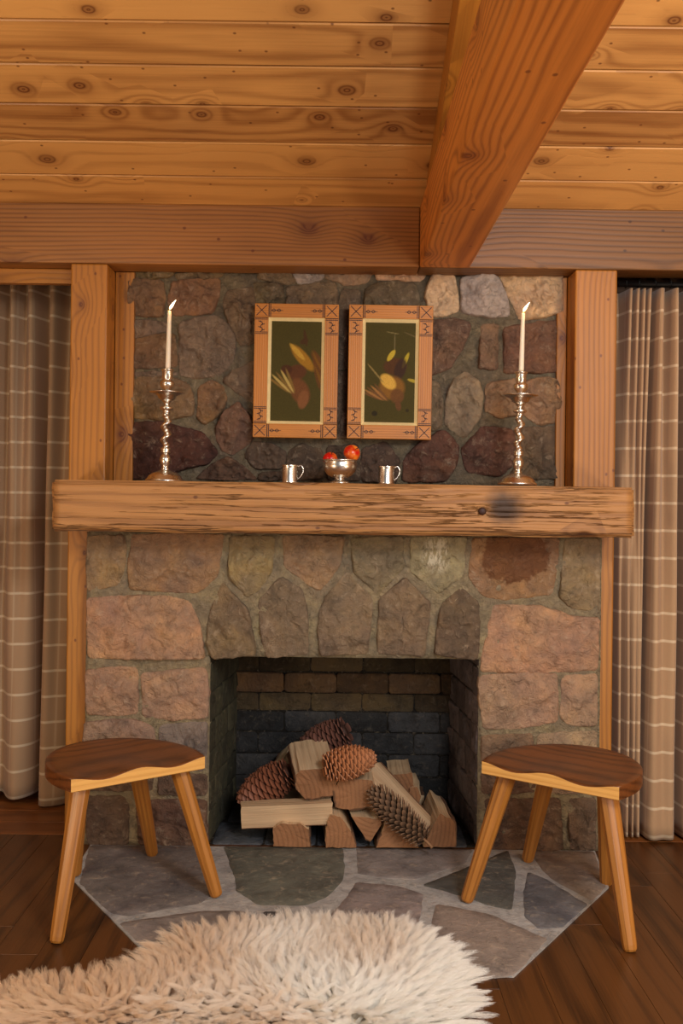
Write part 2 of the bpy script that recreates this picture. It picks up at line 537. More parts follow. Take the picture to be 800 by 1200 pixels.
def stone_me(poly, place, depth=0.035, bulge=0.012, rough=0.006, step=0.012, seed=0.0, edge=0.010, jitter=0.004, rings=9, flat=False, grow=0.0, facets=5):
    """irregular stone: poly in (u, v) metres, place(u, v, h) -> world, h = height out of the wall"""
    rg = random.Random(int(seed * 977) + 3)
    P = [Vector((p[0], p[1])) for p in poly]
    area = sum(P[i].x * P[(i + 1) % len(P)].y - P[(i + 1) % len(P)].x * P[i].y for i in range(len(P)))
    if area < 0:
        P.reverse()
    Q = []
    for i, p in enumerate(P):
        a, b = P[i - 1], P[(i + 1) % len(P)]
        ca = min(0.009, (a - p).length * 0.22)
        cb = min(0.009, (b - p).length * 0.22)
        Q += [p + (a - p).normalized() * ca, p + (b - p).normalized() * cb]
    pts = []
    for i, p in enumerate(Q):
        q = Q[(i + 1) % len(Q)]
        k = max(1, int((q - p).length / step))
        pts += [p + (q - p) * (j / k) for j in range(k)]
    c = sum(pts, Vector((0, 0))) / len(pts)
    out = []
    for p in pts:
        d = (p - c).normalized()
        n = noise.noise(Vector((p.x * 22, p.y * 22, seed))) * 1.2 + 0.7 * noise.noise(Vector((p.x * 80, p.y * 80, seed)))
        out.append(p + d * (n * jitter + grow))
    pts = out
    m_ = len(pts)
    size = sum((p - c).length for p in pts) / m_
    planes = []
    for _ in range(0 if flat else facets):
        an = rg.uniform(0, 6.283)
        tl = rg.uniform(0.05, 0.30)
        planes.append((math.cos(an) * tl, math.sin(an) * tl, bulge * rg.uniform(0.75, 1.15) + tl * size * rg.uniform(0.1, 0.45)))
    vs, fs = [], []
    ins = [0.0, 0.0] + [min(0.90, edge / size * 0.35), min(0.91, edge / size)] + [min(0.92, edge / size) + (0.96 - min(0.92, edge / size)) * (k + 1) / rings for k in range(rings)]
    for k, t in enumerate(ins):
        for p in pts:
            q = c + (p - c) * (1 - t)
            if k == 0:
                h = -depth
            else:
                de = min(1.0, t * size / edge)
                if flat:
                    h = bulge * (1 - (1 - t) ** 2) + rough * noise.noise(Vector((q.x * 14, q.y * 14, seed)))
                else:
                    r = q - c
                    top = bulge
                    for px_, py_, pb_ in planes:
                        top = min(top, px_ * r.x + py_ * r.y + pb_)
                    v3 = Vector((q.x * 10, q.y * 10, seed * 1.7))
                    top += rough * 1.1 * noise.noise(v3)
                    top += rough * (0.45 - abs(noise.noise(v3 * 2.6))) * 1.5
                    top += rough * 0.5 * noise.noise(v3 * 6)
                    fl = noise.noise(Vector((q.x * 13, q.y * 13, seed * 3.1 + 5))) + 0.35 * noise.noise(v3 * 4)
                    top += rough * 0.9 * (max(0.0, min(1.0, (fl + 0.05) / 0.07)) + max(0.0, min(1.0, (fl - 0.24) / 0.07)) - 0.9)
                    h = max(top, 0.001) * (1 - (1 - de) ** 2) - edge * 0.35 * (1 - de) ** 2
                if flat:
                    h -= edge * (1 - de) ** 2 * 0.9
            vs.append(place(q.x, q.y, h))
    K = len(ins)
    for k in range(K - 1):
        for i in range(m_):
            j = (i + 1) % m_
            fs.append((k * m_ + i, k * m_ + j, (k + 1) * m_ + j, (k + 1) * m_ + i))
    vs.append(sum((Vector(v) for v in vs[(K - 1) * m_:]), Vector((0, 0, 0))) / m_)
    ci = len(vs) - 1
    for i in range(m_):
        fs.append(((K - 1) * m_ + i, (K - 1) * m_ + (i + 1) % m_, ci))
    return mesh(vs, fs)


def rough_block(name, x0, x1, z0, z1, yf, yb, mat, parent, amp=0.006, step=0.02):
    """mortar mass: a rough front at yf with plain sides back to yb"""
    nu, nv = max(2, int((x1 - x0) / step)), max(2, int((z1 - z0) / step))
    vs = []
    for j in range(nv):
        for i in range(nu):
            x, z = x0 + (x1 - x0) * i / (nu - 1), z0 + (z1 - z0) * j / (nv - 1)
            e = 0.0 if 0 < i < nu - 1 and 0 < j < nv - 1 else 0.004
            vs.append((x, yf + e + amp * noise.noise(Vector((x * 22, z * 22, 3))) + amp * 0.6 * noise.noise(Vector((x * 60, z * 60, 7))), z))
    fs = grid_faces(nu, nv)
    ring = [i for i in range(nu)] + [j * nu + nu - 1 for j in range(1, nv)] + [(nv - 1) * nu + i for i in range(nu - 2, -1, -1)] + [j * nu for j in range(nv - 2, 0, -1)]
    o = len(vs)
    vs += [(vs[i][0], yb, vs[i][2]) for i in ring]
    n = len(ring)
    for k in range(n):
        l = (k + 1) % n
        fs.append((ring[k], o + k, o + l, ring[l]))
    fs.append(tuple(o + k for k in range(n)))
    return add(name, mesh(vs, fs), parent, [mat], smooth=True)

# ------------------------------------------------------------------ setting: floor, ceiling, walls
S = 'structure'
floor = tag(box('floor', -2.7, 2.7, -5.0, 1.2, -0.06, -0.012, M['threshold'], bevel=0), kind=S)


def plank_child(name, sx, sy, sz, loc, rotz, mat, parent, bev=0.0025):
    return add(name, box_me(sx, sy, sz, bev, 1), parent, [mat], loc, (0, 0, rotz))


def rel(parent, loc):
    return Vector(loc) - parent.location


x = -1.72
while x < 1.75:
    w = 0.128
    y0 = -2.45 + random.uniform(-0.5, 0.1)
    while y0 < 0.10:
        L = random.uniform(0.9, 1.5)
        y1 = min(y0 + L, 0.12)
        if y1 - y0 > 0.1:
            plank_child('plank', y1 - y0 - 0.0008, w - 0.0008, 0.012, rel(floor, (x + w / 2, (y0 + y1) / 2, -0.006)), R(90), M['floor'], floor, 0.0006)
        y0 = y1
    x += w
for y0, y1 in ((0.122, 0.262), (0.262, 0.402), (0.402, 0.52)):         # boards across the curtained alcoves
    for sx in (-1, 1):
        plank_child('plank', 1.2, y1 - y0 - 0.003, 0.012, rel(floor, (sx * 1.42, (y0 + y1) / 2, -0.006)), 0, M['threshold'], floor, 0.0015)

YB = 0.085                     # front of posts and cross beam
Z_BEAM0 = at(392, 312, YB).z
Z_BEAM1 = at(392, 241, YB).z
# the ceiling slopes up towards the room
SLOPE = math.atan(0.365)


def ceil_hit(px, py):
    dx, dy = _un(px, py)
    # z = CAM_H - dy t ; Y = FPX t - CAM_D ; z = Z_BEAM1 + 0.365 (YB - Y)
    t = (Z_BEAM1 + 0.365 * (YB + CAM_D) - CAM_H) / (0.365 * FPX - dy)
    return FPX * t - CAM_D


ceil_o = tag(add('ceiling', box_me(5.4, 3.8, 0.05), None, [M['plaster']], None, (-SLOPE, 0, 0)), kind=S)
nrm_ = Vector((0, math.sin(SLOPE), math.cos(SLOPE)))       # upward normal
along = Vector((0, math.cos(SLOPE), -math.sin(SLOPE)))      # down the slope, towards the wall
ceil_o.location = Vector((0, YB, Z_BEAM1)) - along * 1.55 + nrm_ * 0.047
edges_y = [YB + 0.06] + [ceil_hit(250, v) for v in (207, 167, 124, 77, 25.5)]
s_of = [(-(e - YB)) / math.cos(SLOPE) for e in edges_y]
while len(s_of) < 10:
    s_of.append(s_of[-1] + 0.145)
for a, b in zip(s_of[:-1], s_of[1:]):
    c = Vector((0.05, YB, Z_BEAM1)) - along * (a + b) / 2 + nrm_ * 0.010
    loc = Matrix.Rotation(SLOPE, 3, 'X') @ (c - ceil_o.location)
    add('plank', box_me(4.6, abs(b - a) - 0.006, 0.02, 0.003, 1), ceil_o, [M['ceiling']], loc)

tag(box('wall_back', -2.7, 2.7, 1.05, 1.15, 0, 2.6, M['plaster']), kind=S)
tag(box('wall_left', -2.7, -2.6, -5.0, 1.05, 0, 3.6, M['wallwood']), kind=S)
tag(box('wall_right', 2.6, 2.7, -5.0, 1.05, 0, 3.6, M['wallwood']), kind=S)
tag(box('wall_alcove', 1.06, 2.6, 0.36, 0.42, 0, 2.35, M['plaster']), kind=S)
tag(box('baseboard_left', -2.6, -1.14, 0.80, 0.83, 0.0, 0.13, M['post']), kind=S)
tag(box('baseboard_right', 1.06, 2.6, 0.335, 0.36, 0.0, 0.045, M['post']), kind=S)

# ------------------------------------------------------------------ timber frame
xL = at(82, 400, YB).x
xL2 = at(125, 400, YB).x
xR = at(673, 430, YB).x
xR2 = at(722, 430, YB).x
PD = 0.135
post = box('timber_post', xL, xL2, YB, YB + PD, 0, Z_BEAM0 - 0.001, M['post'], None, 0.006, 'z')
tag(post, 'square honey-brown timber post between the short-hemmed plaid curtain and the chimney stone', 'post')
post2 = box('timber_post', xR, xR2, YB, YB + PD, 0, Z_BEAM0 - 0.001, M['post'], None, 0.006, 'z')
tag(post2, 'square timber post with big paired knots beside the plaid curtain on the black rod', 'post')
xb = at(520, 280, YB).x
cb = box('cross_beam', -2.6, at(492, 270, YB).x, YB - 0.002, YB + PD, Z_BEAM0, Z_BEAM1, M['beam'], None, 0.006, 'x')
tag(cb, 'long knotty brown timber beam above the chimney stone, ending at the jutting square beam', 'beam')
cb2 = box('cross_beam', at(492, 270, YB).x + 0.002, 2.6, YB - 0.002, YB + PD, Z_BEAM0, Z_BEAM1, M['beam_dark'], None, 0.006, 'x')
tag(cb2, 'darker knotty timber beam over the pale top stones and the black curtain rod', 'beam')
x0, x1 = at(492, 306, YB - 0.02).x, at(551, 311, YB - 0.02).x
tb = box('tie_beam', x0, x1, -3.3, YB - 0.004, Z_BEAM0 - 0.002, Z_BEAM1 + 0.004, M['tie'], None, 0.006, 'y')
tag(tb, 'thick square timber beam running out from the chimney wall below the boarded ceiling', 'beam')
rl = 3.0
raf = add('rafter', box_me(rl, x1 - x0 - 0.02, 0.13, 0.004), None, [M['post']])
raf.matrix_world = Matrix.Translation(Vector(((x0 + x1) / 2, YB - 0.012, Z_BEAM1 + 0.004)) - along * (rl / 2 + 0.14) - nrm_ * 0.066) @ Matrix(((0, 1, 0, 0), (along.y, 0, nrm_.y, 0), (along.z, 0, nrm_.z, 0), (0, 0, 0, 1)))
bmr = bmesh.new()
bmr.from_mesh(raf.data)
iv = raf.matrix_world.inverted()
cut = bmesh.ops.bisect_plane(bmr, geom=list(bmr.verts) + list(bmr.edges) + list(bmr.faces), plane_co=iv @ Vector((0, 0, Z_BEAM1 + 0.006)), plane_no=iv.to_3x3() @ Vector((0, 0, -1)), clear_outer=True)
bmesh.ops.holes_fill(bmr, edges=[e for e in bmr.edges if e.is_boundary])
bmr.to_mesh(raf.data)
bmr.free()
tag(raf, 'slender sloping rafter fixed under the ceiling boards above the thick square beam', 'rafter')

# lining boards between posts and chimney stone, header over the left curtain
YU = 0.225                     # face of the upper stonework
xu0, xu1 = at(151, 450, YU).x, at(657, 450, YU).x
ZM1 = 1.357                    # mantel top
tag(box('trim_1', xL2 + 0.002, xu0 + 0.02, YU - 0.012, YU + 0.012, ZM1, Z_BEAM0 - 0.002, M['post'], None, 0.002, 'z'), kind=S)
tag(box('trim_2', xu1 - 0.02, xR - 0.002, YU - 0.012, YU + 0.012, ZM1, Z_BEAM0 - 0.002, M['post'], None, 0.002, 'z'), kind=S)
tag(box('trim_3', -2.6, xL - 0.002, YB + 0.09, YB + PD - 0.01, at(40, 332, YB + 0.09).z, Z_BEAM0 - 0.001, M['post'], None, 0.003, 'x'), kind=S)

# ------------------------------------------------------------------ fireplace
fp = tag(empty('fireplace', (0, 0, 0)), 'broad fieldstone fireplace with arched lintel stones and a brick firebox', 'fireplace')
YL = 0.0                       # nominal face of the lower stonework


def place_front(Y):
    return lambda u, v, h: (u, Y - h, v)


lx0, lx1 = at(101, 800, 0.03).x, at(702, 800, 0.03).x
ox0, ox1 = at(245, 880, 0.03).x, at(560, 880, 0.03).x
oz = at(400, 770, 0.03).z
ZM0 = 1.172
sur = rough_block('surround', lx0, ox0, 0.0, oz, 0.014, YB - 0.002, M['mortar'], fp)
rough_block('mortar_pier', ox1, lx1, 0.0, oz, 0.014, YB - 0.002, M['mortar'], sur)
rough_block('mortar_lintel', lx0, lx1, oz, ZM0 - 0.004, 0.014, YB - 0.002, M['mortar'], sur)
box('mortar_core', xL2 + 0.003, xR - 0.003, YB, YU + 0.02, oz + 0.25, ZM1 - 0.004, M['mortar'], sur, 0)
box('mortar_core', xL2 + 0.003, ox0 - 0.012, YB, YU + 0.3, 0, oz + 0.25, M['soot'], sur, 0)
box('mortar_core', ox1 + 0.012, xR - 0.003, YB, YU + 0.3, 0, oz + 0.25, M['soot'], sur, 0)

TAN = (172, 132, 108)
LOW = [
    # left pier and shoulder
    ([(102, 629), (144, 627), (147, 645), (146, 664), (139, 684), (120, 689), (103, 691)], (163, 132, 92), 0.010),
    ([(155, 627), (261, 627), (258, 655), (253, 676), (240, 688), (228, 694), (200, 693), (152, 690), (151, 660)], (163, 126, 91), 0.010),
    ([(102, 701), (150, 699), (200, 699), (222, 706), (231, 725), (237, 750), (239, 772), (170, 771), (104, 771), (103, 735)], (187, 143, 109), 0.020),
    ([(101, 785), (130, 783), (160, 783), (161, 810), (161, 836), (130, 838), (102, 837)], (178, 139, 107), 0.012),
    ([(166, 790), (205, 786), (241, 783), (243, 812), (243, 841), (205, 843), (169, 840)], (180, 141, 112), 0.012),
    ([(99, 847), (150, 843), (172, 848), (180, 855), (180, 883), (98, 883)], (163, 132, 109), 0.012),
    ([(187, 851), (215, 848), (242, 847), (241, 878), (238, 902), (187, 902)], (138, 123, 111), 0.010),
    ([(99, 890), (178, 890), (178, 926), (99, 926)], (112, 89, 71), 0.010),  # low stones darker from here: shade by the stools put into their colour
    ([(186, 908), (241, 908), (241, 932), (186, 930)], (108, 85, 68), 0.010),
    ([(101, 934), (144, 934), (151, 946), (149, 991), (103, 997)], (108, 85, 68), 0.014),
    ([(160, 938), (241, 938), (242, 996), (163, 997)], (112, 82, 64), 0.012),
    # voussoirs
    ([(261, 683), (277, 701), (290, 715), (296, 742), (299, 767), (249, 772), (243, 753), (244, 732), (248, 712)], (136, 113, 84), 0.018),
    ([(329, 676), (353, 691), (359, 713), (361, 765), (312, 770), (305, 735), (304, 703)], (134, 113, 89), 0.018),
    ([(406, 671), (436, 702), (434, 730), (430, 765), (376, 768), (373, 740), (374, 714), (388, 693)], (141, 119, 92), 0.020),
    ([(474, 677), (503, 706), (501, 735), (497, 767), (442, 766), (443, 735), (445, 703)], (136, 113, 87), 0.018),
    ([(540, 689), (561, 708), (561, 740), (559, 773), (509, 766), (512, 738), (517, 710)], (121, 99, 76), 0.018),
    # over the arch
    ([(269, 629), (321, 629), (320, 650), (318, 668), (301, 693), (289, 699), (270, 678)], (154, 132, 92), 0.012),
    ([(332, 629), (402, 629), (400, 650), (397, 665), (373, 692), (335, 665)], (158, 126, 94), 0.012),
    ([(411, 630), (472, 630), (472, 664), (443, 697), (415, 670)], (143, 126, 94), 0.012),
    ([(481, 630), (545, 630), (542, 674), (514, 695), (482, 670)], (163, 148, 111), 0.012),
    ([(554, 631), (655, 631), (652, 665), (646, 696), (600, 702), (567, 699), (550, 677)], (163, 123, 84), 0.012),
    ([(662, 632), (702, 632), (702, 680), (701, 716), (668, 711), (655, 698), (659, 664)], (152, 128, 94), 0.012),
    # right pier
    ([(578, 709), (635, 711), (668, 722), (701, 724), (700, 755), (699, 785), (630, 788), (563, 787), (570, 750)], (187, 143, 109), 0.020),
    ([(563, 793), (605, 789), (652, 789), (653, 818), (652, 845), (610, 853), (567, 854), (562, 825)], (178, 141, 111), 0.012),
    ([(659, 792), (699, 790), (699, 849), (664, 849), (657, 838), (658, 815)], (178, 143, 111), 0.012),
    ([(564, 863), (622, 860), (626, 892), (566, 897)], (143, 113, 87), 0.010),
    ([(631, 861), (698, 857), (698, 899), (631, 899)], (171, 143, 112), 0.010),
    ([(564, 904), (626, 900), (626, 928), (566, 930)], (116, 89, 71), 0.010),  # dark low stones here too carry the stool shade in their colour
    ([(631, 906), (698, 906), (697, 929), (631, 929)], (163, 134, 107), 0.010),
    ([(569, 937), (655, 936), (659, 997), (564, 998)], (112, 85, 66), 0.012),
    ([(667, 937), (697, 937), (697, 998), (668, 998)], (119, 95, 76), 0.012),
]


def stone_set(polys, Y, parent, mat, lo=-9, hi=9, **kw):
    for i, (poly, c, b) in enumerate(polys):
        uvp = [(at(px, py, Y).x, max(0.004, at(px, py, Y).z)) for px, py in poly]
        top_ = ZM0 - 0.006 if Y < 0.1 else 9
        pf = place_front(Y)
        me = stone_me(uvp, lambda u, v, h: pf(max(lo, min(hi, u)), min(v, top_), h), bulge=b, seed=i * 3.7 + Y * 50, **kw)
        own = {(512, 650): 'stone_lime', (602, 655): 'stone_rust'}.get({19: (512, 650), 20: (602, 655)}.get(i)) if Y < 0.1 else None
        add('stone', me, parent, [M[own] if own else mat], smooth=True, color=lin(*c))


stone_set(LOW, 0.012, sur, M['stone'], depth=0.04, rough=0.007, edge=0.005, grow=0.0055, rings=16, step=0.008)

# upper chimney breast
chim = rough_block('chimney_breast', xu0 - 0.002, xu1 + 0.002, ZM1 + 0.001, Z_BEAM0 + 0.02, YU + 0.008, YU + 0.25, M['mortar_up'], fp, 0.008)
GB, DK, GR, PK = (134, 112, 92), (92, 72, 68), (128, 116, 106), (182, 164, 152)
UP = [
    ([(152, 329), (190, 329), (192, 348), (191, 370), (161, 369), (151, 360)], (138, 106, 76), 0.014),
    ([(202, 331), (256, 327), (255, 350), (248, 366), (204, 369), (199, 352)], (148, 108, 77), 0.016),
    ([(152, 319), (204, 319), (198, 326), (153, 326)], (124, 103, 71), 0.006),
    ([(208, 320), (262, 319), (258, 325), (210, 328)], (133, 108, 75), 0.006),
    ([(152, 375), (195, 378), (196, 388), (172, 392), (153, 397)], GB, 0.008),
    ([(151, 402), (172, 394), (204, 392), (206, 429), (153, 431)], (131, 100, 71), 0.014),
    ([(211, 380), (232, 373), (251, 371), (266, 380), (275, 398), (272, 423), (255, 440), (225, 442), (211, 438)], GB, 0.020),
    ([(268, 342), (297, 338), (300, 370), (300, 401), (283, 404), (269, 383), (262, 355)], (124, 100, 76), 0.012),
    ([(153, 436), (205, 436), (206, 440), (153, 441)], GB, 0.004),
    ([(153, 446), (172, 440), (205, 444), (222, 452), (226, 470), (225, 487), (190, 491), (153, 489)], (141, 111, 76), 0.016),
    ([(234, 455), (246, 447), (261, 453), (265, 468), (257, 485), (240, 497), (231, 489)], (138, 105, 73), 0.016),
    ([(262, 446), (276, 434), (300, 424), (300, 474), (281, 461)], (133, 108, 83), 0.012),
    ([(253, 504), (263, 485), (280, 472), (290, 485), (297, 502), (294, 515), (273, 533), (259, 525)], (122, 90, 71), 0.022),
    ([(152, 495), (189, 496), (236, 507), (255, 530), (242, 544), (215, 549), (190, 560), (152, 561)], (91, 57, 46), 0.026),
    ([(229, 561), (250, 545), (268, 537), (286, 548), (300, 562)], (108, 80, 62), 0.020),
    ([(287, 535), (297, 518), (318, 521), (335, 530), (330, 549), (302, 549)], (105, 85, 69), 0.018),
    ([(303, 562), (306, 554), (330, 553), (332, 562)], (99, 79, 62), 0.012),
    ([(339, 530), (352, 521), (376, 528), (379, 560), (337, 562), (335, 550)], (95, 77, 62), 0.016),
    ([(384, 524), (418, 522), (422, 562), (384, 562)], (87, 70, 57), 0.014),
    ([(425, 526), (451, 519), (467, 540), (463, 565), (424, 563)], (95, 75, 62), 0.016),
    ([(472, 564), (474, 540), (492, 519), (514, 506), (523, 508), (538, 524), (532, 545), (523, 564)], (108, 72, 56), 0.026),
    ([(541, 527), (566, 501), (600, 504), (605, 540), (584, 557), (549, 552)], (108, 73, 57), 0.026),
    ([(523, 470), (530, 447), (546, 437), (560, 447), (565, 464), (562, 490), (545, 511), (532, 505), (522, 494)], (158, 136, 108), 0.026),
    ([(507, 447), (514, 452), (517, 470), (517, 498), (508, 505), (500, 500), (500, 450)], (127, 108, 84), 0.012),
    ([(570, 453), (585, 447), (605, 445), (607, 485), (582, 489), (569, 479)], (155, 120, 90), 0.018),
    ([(612, 449), (632, 443), (653, 447), (657, 464), (654, 491), (632, 498), (616, 487)], (158, 121, 88), 0.018),
    ([(612, 503), (654, 500), (654, 560), (592, 562), (610, 540)], (116, 94, 71), 0.012),
    ([(507, 321), (532, 323), (535, 350), (537, 364), (521, 369), (505, 372), (499, 345)], (222, 186, 144), 0.026),  # pale stones at top right: light caught from above put into their colour
    ([(540, 327), (560, 323), (581, 325), (592, 346), (596, 370), (570, 371), (541, 365)], PK, 0.032),
    ([(585, 323), (615, 321), (657, 322), (657, 366), (632, 372), (610, 373), (600, 352)], (217, 177, 133), 0.032),
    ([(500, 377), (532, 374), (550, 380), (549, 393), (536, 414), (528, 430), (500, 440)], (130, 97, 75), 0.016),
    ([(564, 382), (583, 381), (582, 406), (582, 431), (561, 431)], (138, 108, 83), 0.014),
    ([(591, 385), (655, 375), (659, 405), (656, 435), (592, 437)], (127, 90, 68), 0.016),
    ([(304, 320), (338, 319), (346, 330), (338, 333), (304, 327)], (138, 114, 83), 0.008),
    ([(342, 319), (379, 319), (376, 327), (352, 333)], PK, 0.012),
    ([(382, 319), (437, 318), (428, 331), (405, 333), (382, 326)], (177, 142, 111), 0.014),
    ([(442, 320), (497, 320), (494, 330), (468, 328), (443, 328)], (222, 175, 138), 0.014),
    ([(428, 341), (440, 334), (460, 331), (485, 332), (490, 353), (490, 380), (428, 380)], (121, 103, 79), 0.018),
    ([(337, 337), (392, 331), (396, 380), (337, 380)], (133, 111, 86), 0.014),
    ([(298, 331), (330, 334), (333, 356), (332, 380), (304, 380)], (124, 105, 77), 0.014),
    ([(401, 340), (422, 342), (423, 430), (388, 432), (386, 385)], (116, 98, 79), 0.008),
    ([(388, 438), (423, 436), (421, 512), (388, 514)], (113, 92, 75), 0.008),
]
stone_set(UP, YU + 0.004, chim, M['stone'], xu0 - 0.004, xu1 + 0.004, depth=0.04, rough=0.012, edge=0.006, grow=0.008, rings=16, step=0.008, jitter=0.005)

# firebox
FB = 0.54
bx0, bx1 = at(277, 850, FB).x, at(527, 850, FB).x
FZ = 1.02
fb = empty('firebox')
fb.parent = fp
box('back_mortar', bx0 - 0.06, bx1 + 0.06, FB + 0.006, FB + 0.08, 0, FZ, M['soot'], fb, 0)
box('smoke_cap', bx0 - 0.1, bx1 + 0.1, 0.09, FB + 0.08, FZ, FZ + 0.05, M['soot'], fb, 0)


def brick_me(place, u0, u1, v0, v1, seed):
    j = lambda: random.uniform(-0.003, 0.003)
    g_ = 0.0022
    return stone_me([(u0 + g_ + j(), v0 + g_ + j()), (u1 - g_ + j(), v0 + g_ + j()), (u1 - g_ + j(), v1 - g_ + j()), (u0 + g_ + j(), v1 - g_ + j())],
                    place, depth=0.02, bulge=0.004, rough=0.005, step=0.03, seed=seed, edge=0.005, jitter=0.0016, rings=4)


rows_px = [1010, 985, 960, 936, 910, 884, 858, 834, 812, 788, 763]
rz = [max(0.006, at(400, v, FB).z) for v in rows_px] + [0.80, 0.88, 0.96, FZ]
rz = sorted(set(rz))


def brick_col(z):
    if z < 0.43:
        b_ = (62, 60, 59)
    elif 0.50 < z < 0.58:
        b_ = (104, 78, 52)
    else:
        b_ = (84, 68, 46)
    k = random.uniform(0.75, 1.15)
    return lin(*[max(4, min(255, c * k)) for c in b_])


for r, (z0, z1) in enumerate(zip(rz[:-1], rz[1:])):
    if z1 - z0 < 0.02:
        continue
    u = bx0 - 0.02 - (0.11 if r % 2 else 0.0)
    ledge = 0.02 if abs((z0 + z1) / 2 - 0.515) < 0.03 else 0.0
    while u < bx1 + 0.02:
        u1 = u + 0.222
        a, b = max(u, bx0 - 0.03), min(u1, bx1 + 0.03)
        if b - a > 0.03:
            zc = (z0 + z1) / 2
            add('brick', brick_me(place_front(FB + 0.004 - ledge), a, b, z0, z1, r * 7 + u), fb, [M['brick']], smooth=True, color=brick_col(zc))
        u = u1
# side walls: bricks on a splayed plane
for side, (fx, bx) in enumerate(((ox0, bx0), (ox1, bx1))):
    A, B = Vector((fx, 0.03, 0)), Vector((bx, FB, 0))
    d = (B - A)
    L = d.length
    d.normalize()
    nin = Vector((d.y, -d.x, 0)) if side == 0 else Vector((-d.y, d.x, 0))

    def pl(u, v, h, A=A, d=d, nin=nin):
        q = A + d * u + nin * h
        return (q.x, q.y, v)
    bm = mesh([pl(0.0, 0, -0.006), pl(L + 0.05, 0, -0.006), pl(L + 0.05, FZ, -0.006), pl(0.0, FZ, -0.006),
               pl(0.0, 0, -0.03), pl(L + 0.05, 0, -0.03), pl(L + 0.05, FZ, -0.03), pl(0.0, FZ, -0.03)],
              [(0, 1, 2, 3), (7, 6, 5, 4), (0, 4, 5, 1), (1, 5, 6, 2), (2, 6, 7, 3), (3, 7, 4, 0)])
    add('side_mortar', bm, fb, [M['soot']])
    sz = [0.004 + 0.112 * k for k in range(10)]
    for r, (z0, z1) in enumerate(zip(sz[:-1], sz[1:])):
        u = 0.0 - (0.12 if r % 2 else 0)
        while u < L:
            a, b = max(u, 0.004), min(u + 0.23, L + 0.01)
            if b - a > 0.03:
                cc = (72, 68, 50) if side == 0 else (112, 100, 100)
                k = random.uniform(0.8, 1.1)
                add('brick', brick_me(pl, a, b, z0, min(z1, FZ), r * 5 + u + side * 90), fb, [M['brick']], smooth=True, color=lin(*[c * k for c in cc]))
            u += 0.23
# firebox floor
box('firebed_mortar', ox0 + 0.005, ox1 - 0.005, 0.035, FB, -0.004, 0.001, M['soot'], fb, 0)
place_up = lambda z: (lambda u, v, h: (u, v, z + h))
xs = np.linspace(ox0 + 0.01, ox1 - 0.01, 6)
for i in range(5):
    for k, (y0, y1) in enumerate(((0.03, 0.28), (0.28, FB))):
        sh = 0.0 if k == 0 else 0.05
        a, b = xs[i] + sh, min(xs[i + 1] + sh, ox1 - 0.03 * (k + 1))
        if k == 1 and i == 0:
            a = xs[0] + 0.03
        add('paving_brick', stone_me([(a + 0.004, y0 + 0.004), (b - 0.004, y0 + 0.004), (b - 0.004, y1 - 0.004), (a + 0.004, y1 - 0.004)], place_up(0.004), depth=0.004, bulge=0.001, rough=0.001, step=0.05, seed=i, edge=0.004, jitter=0.002, rings=3, flat=True),
            fb, [M['brick']], smooth=True, color=lin(84, 86, 90))

# ------------------------------------------------------------------ hearth
HZ = 0.006
hp = [atz(100, 1000, 0), Vector((-0.885, -0.30, 0)), Vector((-0.45, -0.955, 0)), atz(602, 1146, 0), atz(713, 1041, 0), atz(698, 1000, 0)]
hp[0].y = hp[-1].y = 0.004
bm = bmesh.new()
top = [bm.verts.new((p.x, p.y, 0.0045)) for p in hp]
bot = [bm.verts.new((p.x, p.y, 0.0004)) for p in hp]
bm.faces.new(top)
bm.faces.new(list(reversed(bot)))
for i in range(len(hp)):
    j = (i + 1) % len(hp)
    bm.faces.new((top[j], top[i], bot[i], bot[j]))
bmesh.ops.recalc_face_normals(bm, faces=bm.faces)
hearth = tag(add('hearth', bm_mesh(bm), None, [M['hearth_mortar']]), 'flush hearth of irregular grey flagstones with angled corners before the firebox', 'hearth')
FLAGS = [
    ([(97, 1001), (160, 1000), (234, 1001), (245, 1030), (250, 1048), (234, 1059), (190, 1066), (153, 1074), (131, 1071), (110, 1052), (93, 1035)], (112, 104, 100)),
    ([(258, 1002), (403, 1002), (404, 1020), (401, 1032), (384, 1051), (360, 1061), (303, 1061), (276, 1044), (277, 1036)], (98, 98, 88)),
    ([(417, 1003), (558, 1003), (545, 1011), (487, 1031), (450, 1029), (419, 1024)], (130, 122, 118)),
    ([(417, 1033), (470, 1038), (497, 1047), (492, 1075), (485, 1100), (380, 1103), (388, 1070), (406, 1050)], (134, 122, 118)),
    ([(139, 1081), (235, 1067), (288, 1067), (302, 1084), (296, 1112), (172, 1117)], (128, 118, 112)),
    ([(306, 1068), (330, 1068), (316, 1077)], (70, 66, 66)),
    ([(494, 1037), (551, 1014), (600, 1005), (605, 1020), (600, 1067), (570, 1060), (540, 1050)], (90, 88, 82)),
    ([(618, 1021), (639, 1029), (668, 1047), (689, 1060), (658, 1087), (632, 1089), (614, 1074), (613, 1045)], (104, 102, 104)),
    ([(622, 1006), (699, 1002), (711, 1039), (694, 1056), (645, 1030)], (126, 112, 102)),
    ([(510, 1058), (574, 1071), (643, 1100), (601, 1144), (540, 1146), (500, 1146), (502, 1095)], (136, 122, 112)),
    ([(300, 1118), (480, 1108), (494, 1145), (300, 1146)], (124, 116, 112)),
    ([(190, 1123), (292, 1119), (292, 1146), (215, 1146)], (120, 112, 108)),
]
for i, (poly, c) in enumerate(FLAGS):
    q = [(atz(px, py, HZ).x, 0.001 if py <= 1006 else atz(px, py, HZ).y) for px, py in poly]
    if len(q) == 3:
        jit = 0.001
    else:
        jit = 0.004
    add('flagstone', stone_me(q, place_up(HZ), depth=0.005, bulge=0.0015, rough=0.0012, step=0.02, seed=i * 2.3, edge=0.004, jitter=jit, rings=5, flat=True),
        hearth, [M['flag']], smooth=True, color=lin(*c))

